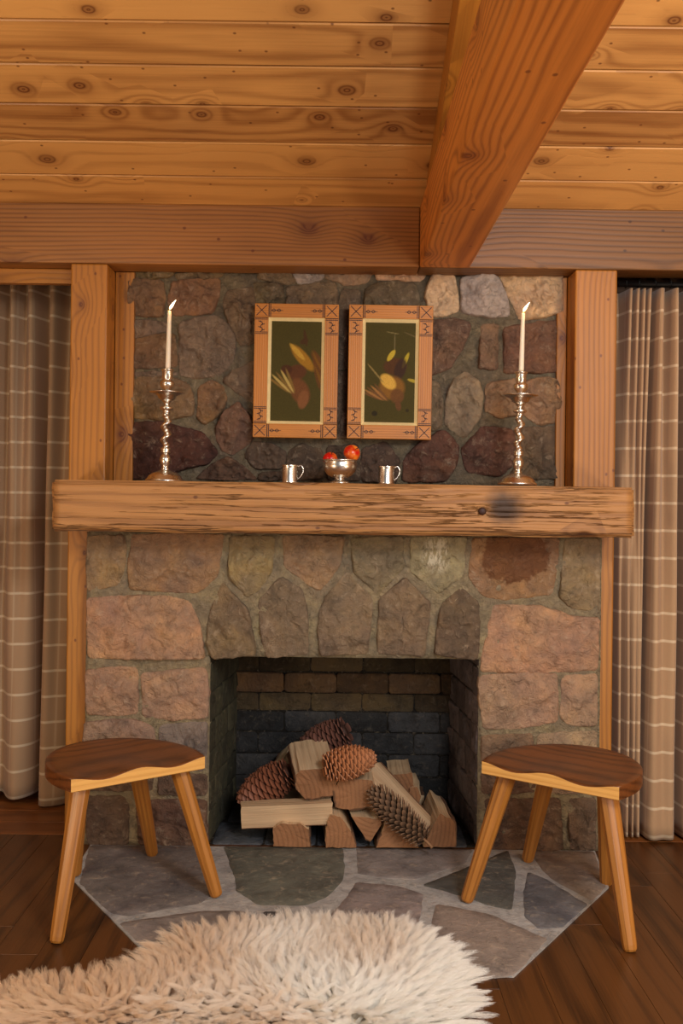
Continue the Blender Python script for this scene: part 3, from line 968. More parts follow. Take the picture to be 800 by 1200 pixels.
# ------------------------------------------------------------------ mantel
mx0, mx1 = at(60, 600, -0.2).x, at(743, 600, -0.2).x
mY0, mY1 = -0.20, 0.082
mc = Vector(((mx0 + mx1) / 2, (mY0 + mY1) / 2, (ZM0 + ZM1) / 2))
Lx, Ly, Lz = mx1 - mx0, mY1 - mY0, ZM1 - ZM0
bm = bmesh.new()
bmesh.ops.create_cube(bm, size=1)
bmesh.ops.scale(bm, vec=(Lx, Ly, Lz), verts=bm.verts)
bmesh.ops.bevel(bm, geom=list(bm.edges), offset=0.008, segments=2, affect='EDGES')
for _ in range(5):
    eds = [e for e in bm.edges if abs(e.verts[0].co.x - e.verts[1].co.x) > 0.04]
    if eds:
        bmesh.ops.subdivide_edges(bm, edges=eds, cuts=2 if _ < 4 else 1)
for ax in (1, 2):
    for _ in range(2):
        eds = [e for e in bm.edges if abs(e.verts[0].co[ax] - e.verts[1].co[ax]) > 0.03]
        if eds:
            bmesh.ops.subdivide_edges(bm, edges=eds, cuts=2)
hole = at(565, 599, mY0) - mc
for v in bm.verts:
    c = v.co
    n = noise.noise(Vector((c.x * 2.2, c.y * 8, c.z * 8 + 4))) * 0.005 + noise.noise(Vector((c.x * 9, c.y * 30, c.z * 30))) * 0.003
    if c.y < -Ly * 0.3:
        c.y += n + 0.002 * noise.noise(Vector((c.x * 5, 0, c.z * 70)))
        dd = math.hypot((c.x - hole.x) * 0.8, c.z - hole.z)
        c.y += 0.014 * math.exp(-(dd / 0.013) ** 2)
    if c.z > Lz * 0.42:
        c.z += min(0.0, noise.noise(Vector((c.x * 4, c.y * 6, 9))) * 0.003)
        c.z -= 0.0035 * max(0, (c.x / Lx) * 2) if c.y < 0 else 0
    if c.z < -Lz * 0.42:
        c.z += 0.0045 + noise.noise(Vector((c.x * 6, c.y * 6, 2))) * 0.004
    if abs(c.x) > Lx * 0.49:
        c.x += noise.noise(Vector((c.y * 20, c.z * 20, 5))) * 0.006
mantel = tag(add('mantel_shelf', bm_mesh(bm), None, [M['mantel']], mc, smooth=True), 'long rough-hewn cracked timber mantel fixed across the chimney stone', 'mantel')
add('knot_hole', lathe_me([(0.004, 0.0), (0.011, 0.0), (0.014, 0.004), (0.010, 0.008)], 14), mantel, [M['inlay']], (hole.x, -Ly / 2 + 0.004, hole.z), (R(90), 0, 0), smooth=True)
# ------------------------------------------------------------------ curtains
def catmull(P, n):
    out = []
    P = [2 * np.array(P[0]) - np.array(P[1])] + [np.array(p, float) for p in P] + [2 * np.array(P[-1]) - np.array(P[-2])]
    for i in range(1, len(P) - 2):
        for k in range(n):
            t = k / n
            a, b, c, d = P[i - 1], P[i], P[i + 1], P[i + 2]
            out.append(0.5 * (2 * b + (c - a) * t + (2 * a - 5 * b + 4 * c - d) * t * t + (3 * b - a - 3 * c + d) * t ** 3))
    out.append(P[-2])
    return out


def curtain(name, top, bot, zt, zb, parent=None, vshift=0.0, pinch=0.0, nv=40, hem=None):
    """top/bot: (X, Y) fold profiles, interpolated down the drop"""
    T, B = catmull(top, 8), catmull(bot, 8)
    nu = len(T)
    arc = [0.0]
    for i in range(1, nu):
        arc.append(arc[-1] + float(np.linalg.norm(B[i] - B[i - 1])))
    vs, uvs = [], []
    for j in range(nv + 1):
        t = j / nv
        tt = t ** 0.8
        for i in range(nu):
            p = T[i] * (1 - tt) + B[i] * tt
            z1 = zb if hem is None else hem(i / (nu - 1))
            z = zt + (z1 - zt) * t
            w = 0.006 * noise.noise(Vector((i * 0.11, z * 1.6, zt))) * math.sin(math.pi * min(1, t * 1.3) * 0.5)
            fl = 0.0
            if pinch and t < 0.12:
                fl = pinch * (1 - t / 0.12) * math.sin(i * 2 * math.pi / 5.3)
            vs.append((p[0] + w, p[1] + w * 0.6 + fl, z))
            uvs.append((arc[i], z + vshift))
    me = mesh(vs, grid_faces(nu, nv + 1))
    ul = me.uv_layers.new(name='UVMap')
    idx = np.zeros(len(me.loops), np.int32)
    me.loops.foreach_get('vertex_index', idx)
    ul.data.foreach_set('uv', np.array(uvs, np.float32)[idx].ravel())
    o = add(name, me, parent, [M['plaid']], smooth=True)
    md = o.modifiers.new('thickness', 'SOLIDIFY')
    md.thickness = 0.003
    return o


def prof(pts, Y):
    return [(at(px, 700, Y).x, Y + dy * 1.6) for px, dy in pts]


# left: hangs in a deeper alcove, hem short of the floor
YC = 0.53
topL = prof([(-95, .03), (-80, -.03), (-62, .04), (-40, -.03), (-22, .04), (-8, -.02), (4, .035), (14, -.03), (24, .03), (36, -.035), (49, .04), (62, -.035), (76, .03), (90, -.02), (100, .03)], YC)
botL = prof([(-110, .05), (-92, -.05), (-70, .05), (-48, -.05), (-28, .06), (-14, -.03), (0, .02), (16, -.03), (28, -.05), (40, -.01), (48, .08), (56, -.05), (70, -.06), (86, -.03), (96, .03)], YC)
zhem = at(65, 936, YC).z
cl = tag(curtain('plaid_curtain', topL, botL, at(40, 322, YC).z, zhem, vshift=-(at(40, 401.9, YC).z) + 0.05315, hem=lambda f: zhem if f > 0.70 else zhem + 0.02),
         'tan plaid wool curtain whose short hem shows bare boards below it', 'curtain', 'plaid curtains')
# right: on a black rod, pinch-pleated, reaching the floor
YCR = 0.185
topR = prof([(718, .04), (720, .05), (723, .05), (728, .04), (733, -.02), (737, .03), (741.5, -.02), (745, .03), (748.5, -.02), (751.5, .03), (755.5, -.02), (761, .06), (767.5, -.03), (776, .03), (785, -.03), (793, .06), (801, -.03), (811, .05), (820, -.03), (834, .05), (846, -.03), (860, .05), (880, -.03), (900, .04)], YCR)
botR = prof([(716, .05), (718, .05), (721, .04), (725, -.02), (729, .04), (733.5, -.03), (736.5, .02), (740, -.03), (743.5, .0), (746.5, -.03), (748, .01), (750.5, .09), (756, -.04), (771, -.045), (786, -.035), (791.5, .08), (799, -.035), (812, -.03), (820, .06), (836, -.03), (852, .06), (870, -.03), (890, .06), (915, -.02)], YCR)
cr = tag(curtain('plaid_curtain', topR, botR, at(760, 340, YCR).z, 0.012, vshift=-(at(760, 430, YCR).z) + 0.05315, pinch=0.006),
         'tan plaid pinch-pleated wool curtain hanging to the floor from the black rod', 'curtain', 'plaid curtains')
rod = tag(add('curtain_rod', tube_me([at(724, 333, YCR - 0.005), at(724, 333, YCR - 0.005) + Vector((1.3, 0, 0))], 0.011, 12), None, [M['iron']], smooth=True),
          'black iron curtain rod above the pleated plaid curtain', 'rod')
for px in (733, 748, 767, 785, 801):
    c = at(px, 336, YCR - 0.005)
    pts = [(c.x + 0.0 * k, c.y + 0.013 * math.cos(k * 0.7), c.z + 0.010 + 0.016 * math.sin(k * 0.7)) for k in range(10)]
    add('glider', tube_me(pts, 0.0022, 6), rod, [M['iron']], smooth=True)

# ------------------------------------------------------------------ candlesticks, candles
def candlestick(loc, lean, label, clabel, flame_lean):
    root = tag(empty('candlestick', loc, (0, lean, 0)), label, 'candlestick', 'silver candlesticks')
    k = 0.00059
    q_ = lambda P, f=1.2: [(r * f, z) for r, z in P]
    Z = lambda y: (1155 - y) * k
    add('base', lathe_me([(0.066, 0), (0.071, 0.002), (0.070, 0.008), (0.064, 0.012), (0.060, 0.020), (0.048, 0.031), (0.034, 0.037), (0.026, 0.040), (0.022, Z(1083))], 40), root, [M['silver']], smooth=True)
    add('knop', lathe_me(q_([(0.012, Z(1083)), (0.014, Z(1078)), (0.0105, Z(1070)), (0.010, Z(1060)), (0.014, Z(1045)), (0.0175, Z(1020)), (0.015, Z(1000)), (0.010, Z(985)), (0.009, Z(978)), (0.015, Z(974)),
                          (0.016, Z(968)), (0.013, Z(962)), (0.016, Z(955)), (0.015, Z(948)), (0.010, Z(940))]), 28), root, [M['silver']], smooth=True)
    tw = []
    z0, z1 = Z(942), Z(728)
    n = 60
    for i in range(n + 1):
        t = i / n
        e = min(1, t * 6, (1 - t) * 6)
        tw.append((0.0115 + 0.0022 * e, z0 + (z1 - z0) * t))
    off = lambda z: (0.0072 * math.cos(2 * math.pi * 2.6 * (z - z0) / (z1 - z0)) * min(1, (z - z0) * 60, (z1 - z) * 60), 0.0072 * math.sin(2 * math.pi * 2.6 * (z - z0) / (z1 - z0)) * min(1, (z - z0) * 60, (z1 - z) * 60))
    add('twisted_stem', lathe_me(tw, 20, off), root, [M['silver']], smooth=True)
    add('collar', lathe_me(q_([(0.010, Z(730)), (0.012, Z(722)), (0.010, Z(715)), (0.019, Z(706)), (0.021, Z(698)), (0.018, Z(690)), (0.009, Z(684)), (0.008, Z(672)), (0.014, Z(655)), (0.018, Z(650))]), 28), root, [M['silver']], smooth=True)
    add('drip_pan', lathe_me(q_([(0.014, Z(655)), (0.020, Z(648)), (0.027, Z(640)), (0.032, Z(622)), (0.045, Z(612)), (0.056, Z(604)), (0.057, Z(600)), (0.055, Z(599)), (0.040, Z(606)), (0.020, Z(604)), (0.012, Z(600))], 1.13), 36), root, [M['silver']], smooth=True)
    add('socket', lathe_me(q_([(0.011, Z(604)), (0.010, Z(590)), (0.013, Z(580)), (0.020, Z(565)), (0.0225, Z(545)), (0.020, Z(532)), (0.014, Z(526)), (0.014, Z(520)), (0.016, Z(514)), (0.016, Z(475)), (0.0165, Z(470)), (0.020, Z(464)), (0.020, Z(459)), (0.016, Z(456))]), 28), root, [M['silver']], smooth=True)
    M_ = Matrix.Translation(loc) @ Euler((0, lean, 0)).to_matrix().to_4x4()
    cz = Z(456) + 0.001
    cnd = tag(empty('candle', M_ @ Vector((0, 0, cz)), (0, lean, 0)), clabel, 'candle', 'lit white candles')
    H = 0.212
    add('taper', lathe_me([(0.009, 0), (0.0095, 0.01), (0.0088, 0.08), (0.0078, 0.15), (0.0066, H - 0.004), (0.0058, H), (0.0030, H - 0.002)], 20), cnd, [M['wax']], smooth=True)
    add('wick', tube_me([(0, 0, H - 0.004), (0.0005, 0, H + 0.005), (0.002, 0, H + 0.010)], 0.0011, 6), cnd, [M['wick']])
    fr = [(0.0006, 0), (0.0036, 0.004), (0.0056, 0.010), (0.0056, 0.016), (0.0040, 0.024), (0.0018, 0.031), (0.0003, 0.037)]
    add('flame', lathe_me(fr, 12, lambda z: (flame_lean * z * (0.45 + z * 9), 0)), cnd, [M['flame']], (0.001, 0, H + 0.004), smooth=True)
    lamp('candle_light', 'POINT', M_ @ Vector((0.008, -0.012, cz + H + 0.03)), 0.35, (1, 0.55, 0.2), 0.012)


pL = at(193, 560.5, -0.055)
pR = at(606, 569.0, -0.075)
candlestick((pL.x, -0.055, ZM1 - 0.001), R(0.9), 'twisted silver candlestick on the mantel end by the short-hemmed curtain', 'lit white taper candle in the candlestick by the short-hemmed curtain', 0.75)
candlestick((pR.x, -0.075, at(606, 568.5, -0.075).z), R(1.2), 'twisted silver candlestick on the mantel above the painted dark shadow', 'lit white taper candle in the candlestick above the painted shadow', 0.75)

# ------------------------------------------------------------------ mugs, bowl, apples
def mug(px, label):
    y = -0.06
    p = at(px, 565, y)
    root = tag(empty('silver_mug', (p.x, y, ZM1 - 0.001)), label, 'mug', 'silver mugs')
    pr = [(0.0285, 0), (0.0305, 0.002), (0.0300, 0.005), (0.0292, 0.010), (0.0290, 0.055), (0.0295, 0.062), (0.0312, 0.066), (0.0300, 0.067), (0.0275, 0.064), (0.0270, 0.010), (0.005, 0.006)]
    add('cup', lathe_me(pr, 32), root, [M['silver']], smooth=True)
    hp_ = [(0.028, 0, 0.016), (0.036, 0, 0.022), (0.046, 0, 0.036), (0.049, 0, 0.050), (0.045, 0, 0.061), (0.037, 0, 0.066), (0.030, 0, 0.060)]
    add('handle', tube_me([tuple(q) for q in catmull(hp_, 4)], 0.0024, 8), root, [M['silver']], smooth=True)


mug(339.5, 'small silver mug on the mantel below the painting of brown birds hung by the feet')
mug(452.5, 'small silver mug on the mantel below the painting of the yellow-breasted bird')
yb_ = -0.06
pb = at(398, 566, yb_)
bowl = tag(empty('silver_bowl', (pb.x, yb_, ZM1 - 0.001)), 'footed silver bowl of red apples at the middle of the mantel', 'bowl')
add('foot', lathe_me([(0.033, 0), (0.037, 0.002), (0.036, 0.007), (0.030, 0.010), (0.020, 0.014), (0.018, 0.020), (0.022, 0.024)], 36), bowl, [M['silver']], smooth=True)
add('cup', lathe_me([(0.016, 0.022), (0.030, 0.024), (0.046, 0.033), (0.058, 0.047), (0.063, 0.061), (0.0635, 0.074), (0.061, 0.081), (0.0655, 0.085), (0.066, 0.088), (0.062, 0.089), (0.059, 0.080),
                     (0.060, 0.062), (0.054, 0.046), (0.040, 0.034), (0.010, 0.028)], 44), bowl, [M['silver']], smooth=True)


def apple(loc, r, rot, label):
    pr = []
    for i in range(19):
        a = math.pi * i / 18
        rr = math.sin(a) * (1 + 0.10 * math.cos(a)) * r
        z = -math.cos(a) * r * 0.90
        if i > 14:
            z -= ((i - 14) / 4) ** 2 * r * 0.24
        if i < 2:
            z += (2 - i) / 2 * r * 0.12
        pr.append((max(rr, 0.0004), z))
    o = tag(add('apple', lathe_me(pr, 28), None, [M['apple']], loc, rot, smooth=True), label, 'apple', 'apples in the bowl')
    add('stem', tube_me([(0, 0, r * 0.62), (0.001, 0, r * 0.85), (0.004, 0, r * 1.08)], [0.0011, 0.0011, 0.0016], 6), o, [M['wick']])


a1 = at(412.5, 530.5, yb_ - 0.005)
apple(a1, 0.031, (R(50), R(30), 0.3), 'bright red apple riding higher in the silver bowl')
a2 = at(387, 537.5, yb_ - 0.01)
apple(a2, 0.027, (R(20), R(-25), 1.3), 'orange-red apple lying lower in the silver bowl')

# ------------------------------------------------------------------ framed paintings
def blob(X, Z, cx, cz, a, b, rot, soft=0.25):
    c, s = math.cos(rot), math.sin(rot)
    u, v = ((X - cx) * c + (Z - cz) * s) / a, (-(X - cx) * s + (Z - cz) * c) / b
    return np.clip((1 - np.sqrt(u * u + v * v)) / soft, 0, 1)


def paint(kind, W, H, nx, nz):
    X, Z = np.meshgrid(np.linspace(0, 1, nx), np.linspace(0, 2, nz))      # x right, z up, unit = canvas width
    X, Z = 0.5 + (X - 0.52) / 1.28, 0.95 + (Z - 0.95) / 1.18
    rng = np.random.RandomState(3 + kind)
    img = np.zeros((nz, nx, 3))
    img[:] = lin(66, 58, 22)[:3]
    img *= (0.85 + 0.25 * rng.rand(nz, nx, 1))

    def put(col, m):
        m = (m * 0.92)[..., None]
        img[:] = img * (1 - m) + np.array(lin(*col)[:3]) * m * (0.85 + 0.3 * rng.rand(nz, nx, 1))
    D = R
    if kind == 0:
        put((66, 40, 20), blob(X, Z, .62, 1.56, .03, .16, D(8)))            # string and feet
        put((66, 40, 20), blob(X, Z, .60, 1.50, .08, .05, D(30)))
        for k in range(7):
            put((112, 74, 22) if k % 2 else (92, 56, 24), blob(X, Z, .80 + .03 * k % .1, .95 + .03 * k, .035, .30, D(12 + 3 * k)))
        put((150, 106, 30), blob(X, Z, .58, 1.22, .10, .30, D(38)))          # folded wing
        put((180, 140, 52), blob(X, Z, .50, 1.32, .045, .20, D(40)))
        put((84, 46, 26), blob(X, Z, .50, .98, .17, .14, D(20)))
        put((104, 62, 34), blob(X, Z, .55, .66, .16, .26, D(20)))            # body hanging
        put((120, 76, 44), blob(X, Z, .60, .52, .09, .18, D(-10)))
        put((66, 34, 20), blob(X, Z, .34, 1.02, .10, .09, 0))
        put((74, 44, 22), blob(X, Z, .92, .85, .05, .22, D(10)))
        for k in range(5):
            put((176, 150, 84) if k % 2 else (120, 92, 44), blob(X, Z, .22 + .045 * k, .76 + .02 * k, .024, .24, D(52 - 8 * k)))
    else:
        put((120, 106, 66), blob(X, Z, .52, 1.66, .11, .010, D(-10)))
        put((104, 92, 60), blob(X, Z, .55, 1.45, .008, .26, 0))
        put((100, 86, 54), blob(X, Z, .82, 1.62, .16, .010, D(-24)))
        put((78, 46, 26), blob(X, Z, .56, 1.10, .20, .16, D(10)))
        put((188, 162, 52), blob(X, Z, .50, 1.28, .045, .12, D(-30)))
        put((170, 150, 46), blob(X, Z, .72, 1.20, .035, .16, D(-20)))
        put((54, 34, 28), blob(X, Z, .64, 1.05, .10, .22, D(-14)))
        put((128, 86, 34), blob(X, Z, .52, .74, .22, .22, D(20)))
        put((206, 162, 70), blob(X, Z, .46, .84, .11, .17, D(40)))           # yellow breast
        put((100, 64, 34), blob(X, Z, .60, .60, .12, .14, 0))
        put((96, 60, 34), blob(X, Z, .62, .44, .05, .10, D(10)))
        for k in range(5):
            put((150, 104, 56) if k % 2 else (104, 70, 40), blob(X, Z, .20 + .04 * k, .60 + .015 * k, .022, .20, D(66 - 7 * k)))
        for k in range(4):
            put((130, 110, 62), blob(X, Z, .22 + .03 * k, 1.04 - .04 * k, .012, .14, D(40)))
        put((170, 148, 52), blob(X, Z, .84, .86, .10, .03, D(-16)))
        put((34, 28, 16), blob(X, Z, .26, .30, .05, .05, 0))
        put((40, 32, 18), blob(X, Z, .76, .36, .03, .03, 0))
    return img


def framed(pxc, pyc, kind, label):
    YF = 0.150
    s = (YF + CAM_D) / FPX
    c = at(pxc, pyc, YF)
    W, H = 98.5 * s, 157 * s
    rw, lw = 16.2 * s, 3.6 * s
    root = tag(empty('picture_frame', (c.x, YF, c.z), (0, R(0.35), 0)), label, 'picture frame', 'framed bird paintings')
    dpt = 0.034
    hw, hh = W / 2, H / 2
    for sx in (-1, 1):
        add('stile', box_me(H - 2 * rw, dpt, rw, 0.002), root, [M['frame']], (sx * (hw - rw / 2), dpt / 2, 0), (0, R(-90), 0))
        for sz_ in (-1, 1):
            add('corner_block', box_me(rw, dpt + 0.001, rw, 0.002), root, [M['frame']], (sx * (hw - rw / 2), dpt / 2, sz_ * (hh - rw / 2)))
    for sz_ in (-1, 1):
        add('rail', box_me(W - 2 * rw, dpt, rw, 0.002), root, [M['frame']], (0, dpt / 2, sz_ * (hh - rw / 2)))
    # bevelled gilt slip
    ow, oh, iw, ih = hw - rw, hh - rw, hw - rw - lw, hh - rw - lw
    vs = [(-ow, 0.003, -oh), (ow, 0.003, -oh), (ow, 0.003, oh), (-ow, 0.003, oh), (-iw, 0.016, -ih), (iw, 0.016, -ih), (iw, 0.016, ih), (-iw, 0.016, ih)]
    vs += [(a, 0.020, b) for a, _, b in vs[:4]]
    fs = [(i, (i + 1) % 4, 4 + (i + 1) % 4, 4 + i) for i in range(4)] + [(8 + i, 8 + (i + 1) % 4, (i + 1) % 4, i) for i in range(4)]
    add('gilt_slip', mesh(vs, fs), root, [M['gilt']])
    nx, nz = 84, 168
    vs = [(-iw - 0.002 + 2 * (iw + 0.002) * i / (nx - 1), 0.0165, -ih - 0.002 + 2 * (ih + 0.002) * j / (nz - 1)) for j in range(nz) for i in range(nx)]
    me = mesh(vs, grid_faces(nx, nz))
    img = paint(kind, iw, ih, nx, nz)
    ca = me.color_attributes.new('paint', 'FLOAT_COLOR', 'POINT')
    ca.data.foreach_set('color', np.concatenate([img, np.ones((nz, nx, 1))], 2).astype(np.float32).ravel())
    add('canvas', me, root, [M['canvas']])
    box('backing', -hw + 0.01, hw - 0.01, 0.022, 0.032, -hh + 0.01, hh - 0.01, M['plaster'], root, 0)
    # burnt ornament: crosses, double bands and little figures
    bm = bmesh.new()

    def bar(x0, z0, x1, z1, w=0.0026):
        d = Vector((x1 - x0, z1 - z0))
        L = d.length
        mt = Matrix.Translation(((x0 + x1) / 2, -0.0004, (z0 + z1) / 2)) @ Matrix.Rotation(-math.atan2(d.y, d.x), 4, 'Y') @ Matrix.Diagonal((L, 0.0016, w, 1))
        bmesh.ops.create_cube(bm, size=1, matrix=mt)

    e = rw * 0.38
    for sx in (-1, 1):
        for sz_ in (-1, 1):
            cx, cz = sx * (hw - rw / 2), sz_ * (hh - rw / 2)
            bar(cx - e, cz - e, cx + e, cz + e, 0.003)
            bar(cx - e, cz + e, cx + e, cz - e, 0.003)
            for q in (0.0, 0.006):
                zz_ = sz_ * (hh - rw - 0.002 - q)
                bar(cx - rw * 0.46, zz_, cx + rw * 0.46, zz_)
                xx = sx * (hw - rw - 0.002 - q)
                bar(xx, cz - rw * 0.46, xx, cz + rw * 0.46)
                zz_ = sz_ * (hh - rw - 0.058 - q)
                bar(cx - rw * 0.46, zz_, cx + rw * 0.46, zz_)
            zb_ = sz_ * (hh - rw - 0.008)
            for q in range(4):                                       # twig on the stile
                z_ = zb_ - sz_ * (0.006 + 0.011 * q)
                bar(cx - 0.004 + 0.008 * (q % 2), z_, cx + 0.004 - 0.008 * (q % 2), z_ - sz_ * 0.011)
                bar(cx, z_ - sz_ * 0.005, cx + (0.012 if q % 2 else -0.012), z_ - sz_ * 0.001, 0.003)
            for q in range(2):                                       # two lozenges on the rail
                xr = sx * (hw - rw - 0.020 - 0.020 * q)
                for ax, az in ((1, 1), (1, -1), (-1, 1), (-1, -1)):
                    bar(xr, cz + az * 0.006, xr + ax * 0.008, cz, 0.0022)
            bar(sx * (hw - rw - 0.010), cz, sx * (hw - rw - 0.056), cz, 0.0016)
    add('burnt_ornament', bm_mesh(bm), root, [M['inlay']])['kind'] = 'stuff'


framed(346.5, 434.5, 0, 'oak frame with burnt corner crosses, painting of brown game birds hung by the feet')
framed(457, 436, 1, 'oak frame with burnt corner crosses, painting of one yellow-breasted hanging bird')

# ------------------------------------------------------------------ stools
def seat_me():
    a_, b_, cy = 0.240, 0.295, 0.115
    f = 0.012
    xf = a_ * math.sqrt(1 - ((cy - f) / b_) ** 2)
    outl = [(-xf + 2 * xf * i / 26, f) for i in range(26)]
    t0 = math.asin((f - cy) / b_)
    n = 54
    for i in range(n + 1):
        t = t0 + (math.pi - 2 * t0) * i / n
        outl.append((a_ * math.cos(t), cy + b_ * math.sin(t)))
    outl = outl[:-1]
    m_ = len(outl)
    c = (0, 0.20)
    zt, zb = 0.468, 0.424

    def hz(x, y):
        e = ((x / a_) ** 2 + ((y - cy) / b_) ** 2) if y > cy else (x / a_) ** 2
        w = max(0, min(1, (1 - e) * 2.2)) if y > f + 0.03 else 1
        h = -0.0085 * (1 - math.cos(2 * math.pi * x / 0.232)) * max(0.25, 1 - (y - f) * 3.0)
        if y < cy and abs(x) > xf * 0.96:
            h *= 0.4
        return zt + h * w - 0.013 * math.exp(-((x / 0.15) ** 2 + ((y - 0.22) / 0.11) ** 2)) * w
    vs, fs, mi = [], [], []
    rings = [0.985, 0.9, 0.78, 0.64, 0.5, 0.36, 0.22, 0.1]
    for r in [1.0] + rings:
        for x, y in outl:
            X, Y = c[0] + (x - c[0]) * r, c[1] + (y - c[1]) * r
            vs.append((X, Y, hz(X, Y) - (0.003 if r == 1.0 else 0)))
    K = len(rings) + 1
    for k in range(K - 1):
        for i in range(m_):
            j = (i + 1) % m_
            fs.append((k * m_ + i, k * m_ + j, (k + 1) * m_ + j, (k + 1) * m_ + i))
            mi.append(1)
    vs.append((c[0], c[1], hz(*c)))
    for i in range(m_):
        fs.append(((K - 1) * m_ + i, (K - 1) * m_ + (i + 1) % m_, len(vs) - 1))
        mi.append(1)
    o = len(vs)
    for x, y in outl:
        vs.append((x, y, zb + 0.003))
    for x, y in outl:
        vs.append((c[0] + (x - c[0]) * 0.98, c[1] + (y - c[1]) * 0.98, zb))
    for i in range(m_):
        j = (i + 1) % m_
        front = i < 26
        fs.append((o + i, o + j, j, i))
        mi.append(0 if front else 1)
        fs.append((o + m_ + i, o + m_ + j, o + j, o + i))
        mi.append(0)
    fs.append(tuple(o + m_ + i for i in reversed(range(m_))))
    mi.append(0)
    me = mesh(vs, fs, mi)
    sm = [k < K * m_ for k in range(len(fs))]
    me.polygons.foreach_set('use_smooth', sm)
    return me


SEAT = seat_me()
SEAT.materials.append(M['seat_edge'])
SEAT.materials.append(M['seat_top'])


def stool(f1, ang, mir, label):
    root = tag(empty('stool', (f1.x, f1.y, 0.0), (0, 0, ang)), label, 'stool', 'oak stools')
    s = bpy.data.objects.new('seat', SEAT)
    COL.objects.link(s)
    s.parent = root
    legs = [((-0.268, 0.0), (-0.165, 0.080)), ((0.268, 0.0), (0.165, 0.080)), ((mir * 0.268, 0.455), (mir * 0.110, 0.285)), ((-mir * 0.030, 0.440), (-mir * 0.085, 0.275))]
    for (bx, by), (tx, ty) in legs:
        wp = Matrix.Rotation(ang, 2) @ Vector((bx, by)) + Vector((f1.x, f1.y))
        zb = 0.0092 if abs(wp.x - 0.02) < 0.905 - max(0, -0.29 - wp.y) * 0.66 and wp.y < 0.01 else 0.0008
        B, T = Vector((bx, by, zb)), Vector((tx, ty, 0.428))
        d = T - B
        L = d.length
        rr = [0.016, 0.020, 0.0215, 0.024, 0.027, 0.0295, 0.0305, 0.029]
        tt = [0.0, 0.006 / L, 0.04, 0.25, 0.55, 0.85, 0.97, 1.0]
        pts = [(t * L, 0, 0) for t in tt]
        o = add('leg', tube_me(pts, rr, 10), root, [M['leg']], smooth=False)
        q = Vector((1, 0, 0)).rotation_difference(d.normalized())
        o.matrix_local = Matrix.Translation(B) @ q.to_matrix().to_4x4()


fa, fb_ = atz(66, 1105, 0), atz(254, 1053, 0)
stool((fa + fb_) / 2, math.atan2(fb_.y - fa.y, fb_.x - fa.x), 1, 'dark-seated oak stool beside the curtain with the short hem, front edge turned to the rug')
fa, fb_ = atz(549, 1060, 0), atz(735, 1114, 0)
stool((fa + fb_) / 2, math.atan2(fb_.y - fa.y, fb_.x - fa.x), -1, 'dark-seated oak stool with a leg on bare floor beside the floor-length curtain')

